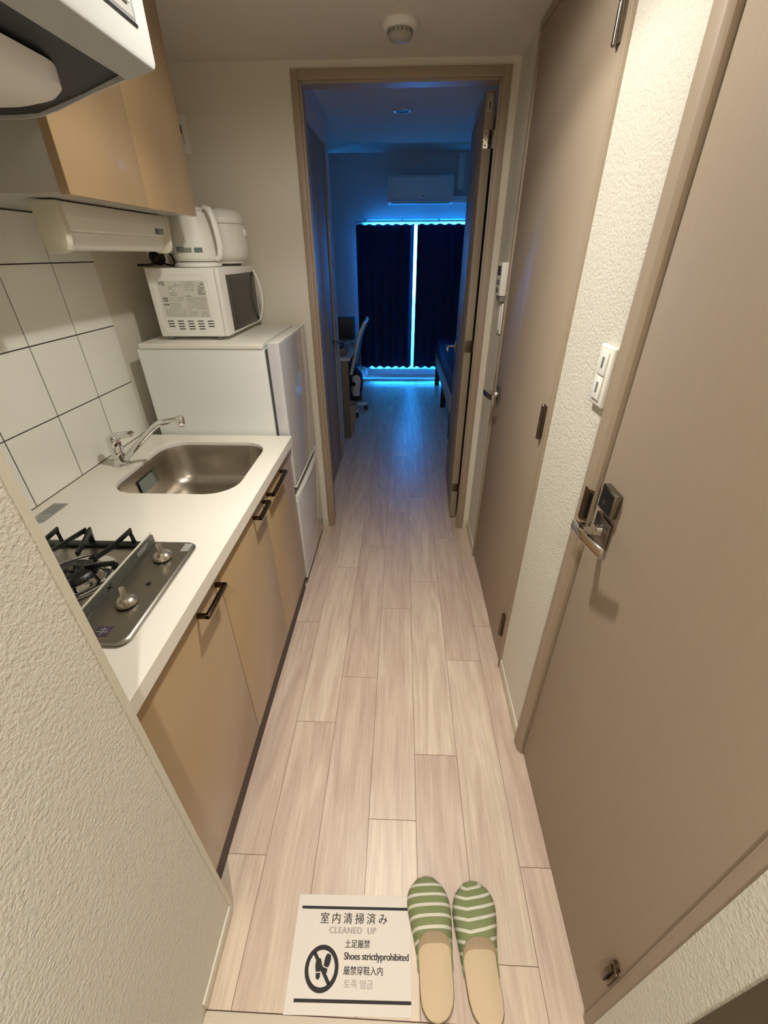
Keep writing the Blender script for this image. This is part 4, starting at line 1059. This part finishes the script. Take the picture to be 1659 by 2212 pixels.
tag(mb.build('sheer_curtain', SHEER, smooth=80, recalc=False), 'thin white sheer glowing in the gap between the dark curtains', 'curtain')
t = thing('curtain_rail', 'thin curtain rail above the dark curtains', 'curtain rail', (.3, 5.93, 1.80))
mb = MB(); mb.box(-.56, 1.17, 5.890, 5.905, 1.806, 1.818, bev=.002); mb.box(-.52, 1.13, 5.965, 5.978, 1.836, 1.846, bev=.002); mb.build('track', ALU, t)
for bx in (-.445, -.02, .40, .82, 1.10):
    mb = MB(); mb.box(bx - .006, bx + .006, 5.888, 6.0395, 1.8185, 1.8355, bev=.001); mb.build('bracket', GREYPL, t)

t = thing('air_conditioner', 'white air conditioner high on the window wall, lit from below', 'air conditioner', (.18, 5.95, 1.975))
mb = MB(); mb.prism([(6.0395, 1.995), (5.875, 1.965), (5.835, 1.985), (5.825, 2.03), (5.825, 2.205), (5.85, 2.225), (6.0395, 2.225)], 'x', -.182, .540, bev=.004, seg=2); mb.build('body', WPLAST, t)
mb = MB(); mb.box(-.145, .505, 5.8285, 5.8335, 1.9915, 2.022); mb.prism([(5.845, 1.9770), (5.87, 1.9640), (5.868, 1.9620), (5.842, 1.9745)], 'x', -.145, .505); mb.build('louver', ALU, t)
mb = MB(); mb.box(.20, .215, 5.822, 5.8245, 2.036, 2.046); mb.build('indicator', BLACK, t)
mb = MB(); mb.box(.545, 1.20, 5.965, 6.0395, 1.985, 2.05, bev=.006)
tag(mb.build('pipe_cover', WPLAST), 'white pipe cover running right from the air conditioner', 'pipe cover')
mb = MB(); mb.box(.595, .66, 5.99, 6.0395, 2.11, 2.43, bev=.004)
tag(mb.build('pipe_cover', WPLAST2), 'upright white duct at the right of the air conditioner', 'duct')

# desk with things on it
t = thing('desk', 'wooden desk seen end on at the left of the blue room', 'desk', (-.78, 4.4, 0))
mb = MB(); mb.box(-1.10, -.466, 3.80, 3.822, .0006, .7045, bev=.001); mb.build('side_panel', DESKW, t)
mb = MB(); mb.box(-1.10, -.466, 5.02, 5.042, .0006, .7045, bev=.001); mb.build('side_panel', DESKW, t)
mb = MB(); mb.box(-1.12, -.446, 3.795, 5.05, .705, .730, bev=.002); mb.build('desktop', mat('pale_desktop', (190, 186, 180), .35), t)
mb = MB(); mb.box(-1.10, -1.085, 3.8225, 5.0195, .30, .7045); mb.build('back_panel', DESKW, t)
mb = MB(); mb.box(-.66, -.487, 3.87, 4.10, .7305, .7905, bev=.003)
tag(mb.build('storage_box', DESKW), 'small flat box on the near end of the desk', 'box')
t = thing('laptop', 'dark tablet like object lying on the desk box', 'tablet', (-.57, 3.98, .791))
mb = MB(); mb.box(-.64, -.522, 3.89, 4.08, .7908, .806, bev=.004); mb.build('base', BLACK, t)
mb = MB(); mb.box(-.632, -.530, 3.90, 4.07, .8062, .8072); mb.build('screen', BLKGLASS, t)
mb = MB(); mb.box(-1.05, -.50, 4.72, 4.90, .7305, .93, bev=.006)
tag(mb.build('desk_shelf', DKWOOD), 'dark low shelf box standing at the far end of the desk', 'shelf box')

t = thing('office_chair', 'office chair with white framed back and cow print cover by the desk', 'chair', (-.50, 4.55, 0))
mb = MB(); prof = [(-.512, .46), (-.487, .56), (-.462, .66), (-.435, .76), (-.400, .86), (-.364, .930)]
R_ = []
for x, z in prof: R_.append([(x - .016, 4.36, z), (x + .012, 4.36, z - .006), (x + .026, 4.55, z - .006), (x + .012, 4.76, z - .006), (x - .016, 4.76, z), (x, 4.55, z)])
mb.loft(R_); bk = mb.build('backrest', BLACK, t, smooth=60)
mb = MB()
for yy in (4.352, 4.768):
    mb.tube([(x + .004, yy, z) for x, z in prof], .017, 10)
mb.tube([(-.363, 4.352, .930), (-.350, 4.55, .938), (-.363, 4.768, .930)], .016, 10); mb.build('back_frame', WPLAST, bk, smooth=60)
mb = MB(); mb.box(-.86, -.44, 4.36, 4.78, .42, .475, bev=.02, seg=3); mb.build('seat', BLACK, t)
mb = MB()
R_ = []
for z, w_, xo in ((.20, .055, -.432), (.24, .075, -.418), (.34, .085, -.405), (.44, .08, -.408), (.50, .06, -.43)):
    R_.append([(xo - .055 + w_ * .75 * math.cos(2 * PI * k / 20), 4.47 + w_ * 1.6 * math.sin(2 * PI * k / 20), z) for k in range(20)])
mb.loft(R_); tag(mb.build('cover', COW, t, smooth=60), 'white cover with black cow print blotches')
mb = MB(); mb.lathe([(.03, .06), (.03, .10), (.022, .11), (.022, .41)], (-.62, 4.57, 0), 18); mb.build('gas_lift', BLACK, t)
bm_ = MB()
for k in range(5):
    a = math.radians(20 + 72 * k); bm_.bar([(-.62 + .028 * math.cos(a), 4.57 + .028 * math.sin(a), .088), (-.62 + .25 * math.cos(a), 4.57 + .25 * math.sin(a), .070)], .017, .012)
bm_.build('star_base', WPLAST2, t)
for k in range(5):
    a = math.radians(20 + 72 * k); q = (-.62 + .245 * math.cos(a), 4.57 + .245 * math.sin(a), .0285)
    mb = MB(); mb.lathe([(.018, -.022), (.0275, -.018), (.0275, -.006), (.012, -.005), (.012, .005), (.0275, .006), (.0275, .018), (.018, .022)], q, 18, 'x'); mb.box(q[0] - .006, q[0] + .006, q[1] - .006, q[1] + .006, .03, .062); mb.build('caster', BLACK, t)

t = thing('waste_bin', 'beige tapered waste bin under the desk end', 'bin', (-.53, 3.96, 0))
mb = MB(); mb.lathe([(.070, .0008), (.078, .002), (.110, .27), (.115, .272), (.115, .28), (.106, .28), (.075, .01)], (-.53, 3.965, 0), 28, cap1=True); mb.build('tub', mat('bin_beige', (170, 152, 132), .6), t, smooth=50)

t = thing('bed', 'bed with cover coloured navy for the blue light, on a wooden frame at the right of the blue room', 'bed', (.92, 4.77, 0))
mb = MB(); mb.box(.437, .462, 3.78, 5.772, .268, .388, bev=.003); mb.build('side_rail', BEDW, t)
mb = MB(); mb.box(1.36, 1.385, 3.78, 5.772, .268, .388, bev=.003); mb.build('side_rail', BEDW, t)
mb = MB(); mb.box(.4625, 1.3595, 3.785, 5.767, .345, .375); mb.build('slats', DKWOOD, t)
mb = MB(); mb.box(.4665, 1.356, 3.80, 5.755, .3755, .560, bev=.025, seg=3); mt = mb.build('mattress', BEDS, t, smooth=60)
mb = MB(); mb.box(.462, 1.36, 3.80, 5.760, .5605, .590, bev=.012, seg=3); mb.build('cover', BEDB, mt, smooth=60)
for lx in (.445, 1.325):
    for ly in (3.79, 4.74, 5.712):
        mb = MB(); mb.box(lx, lx + .055, ly, ly + .055, .0006, .2675, bev=.002); mb.build('leg', DKWOOD, t)
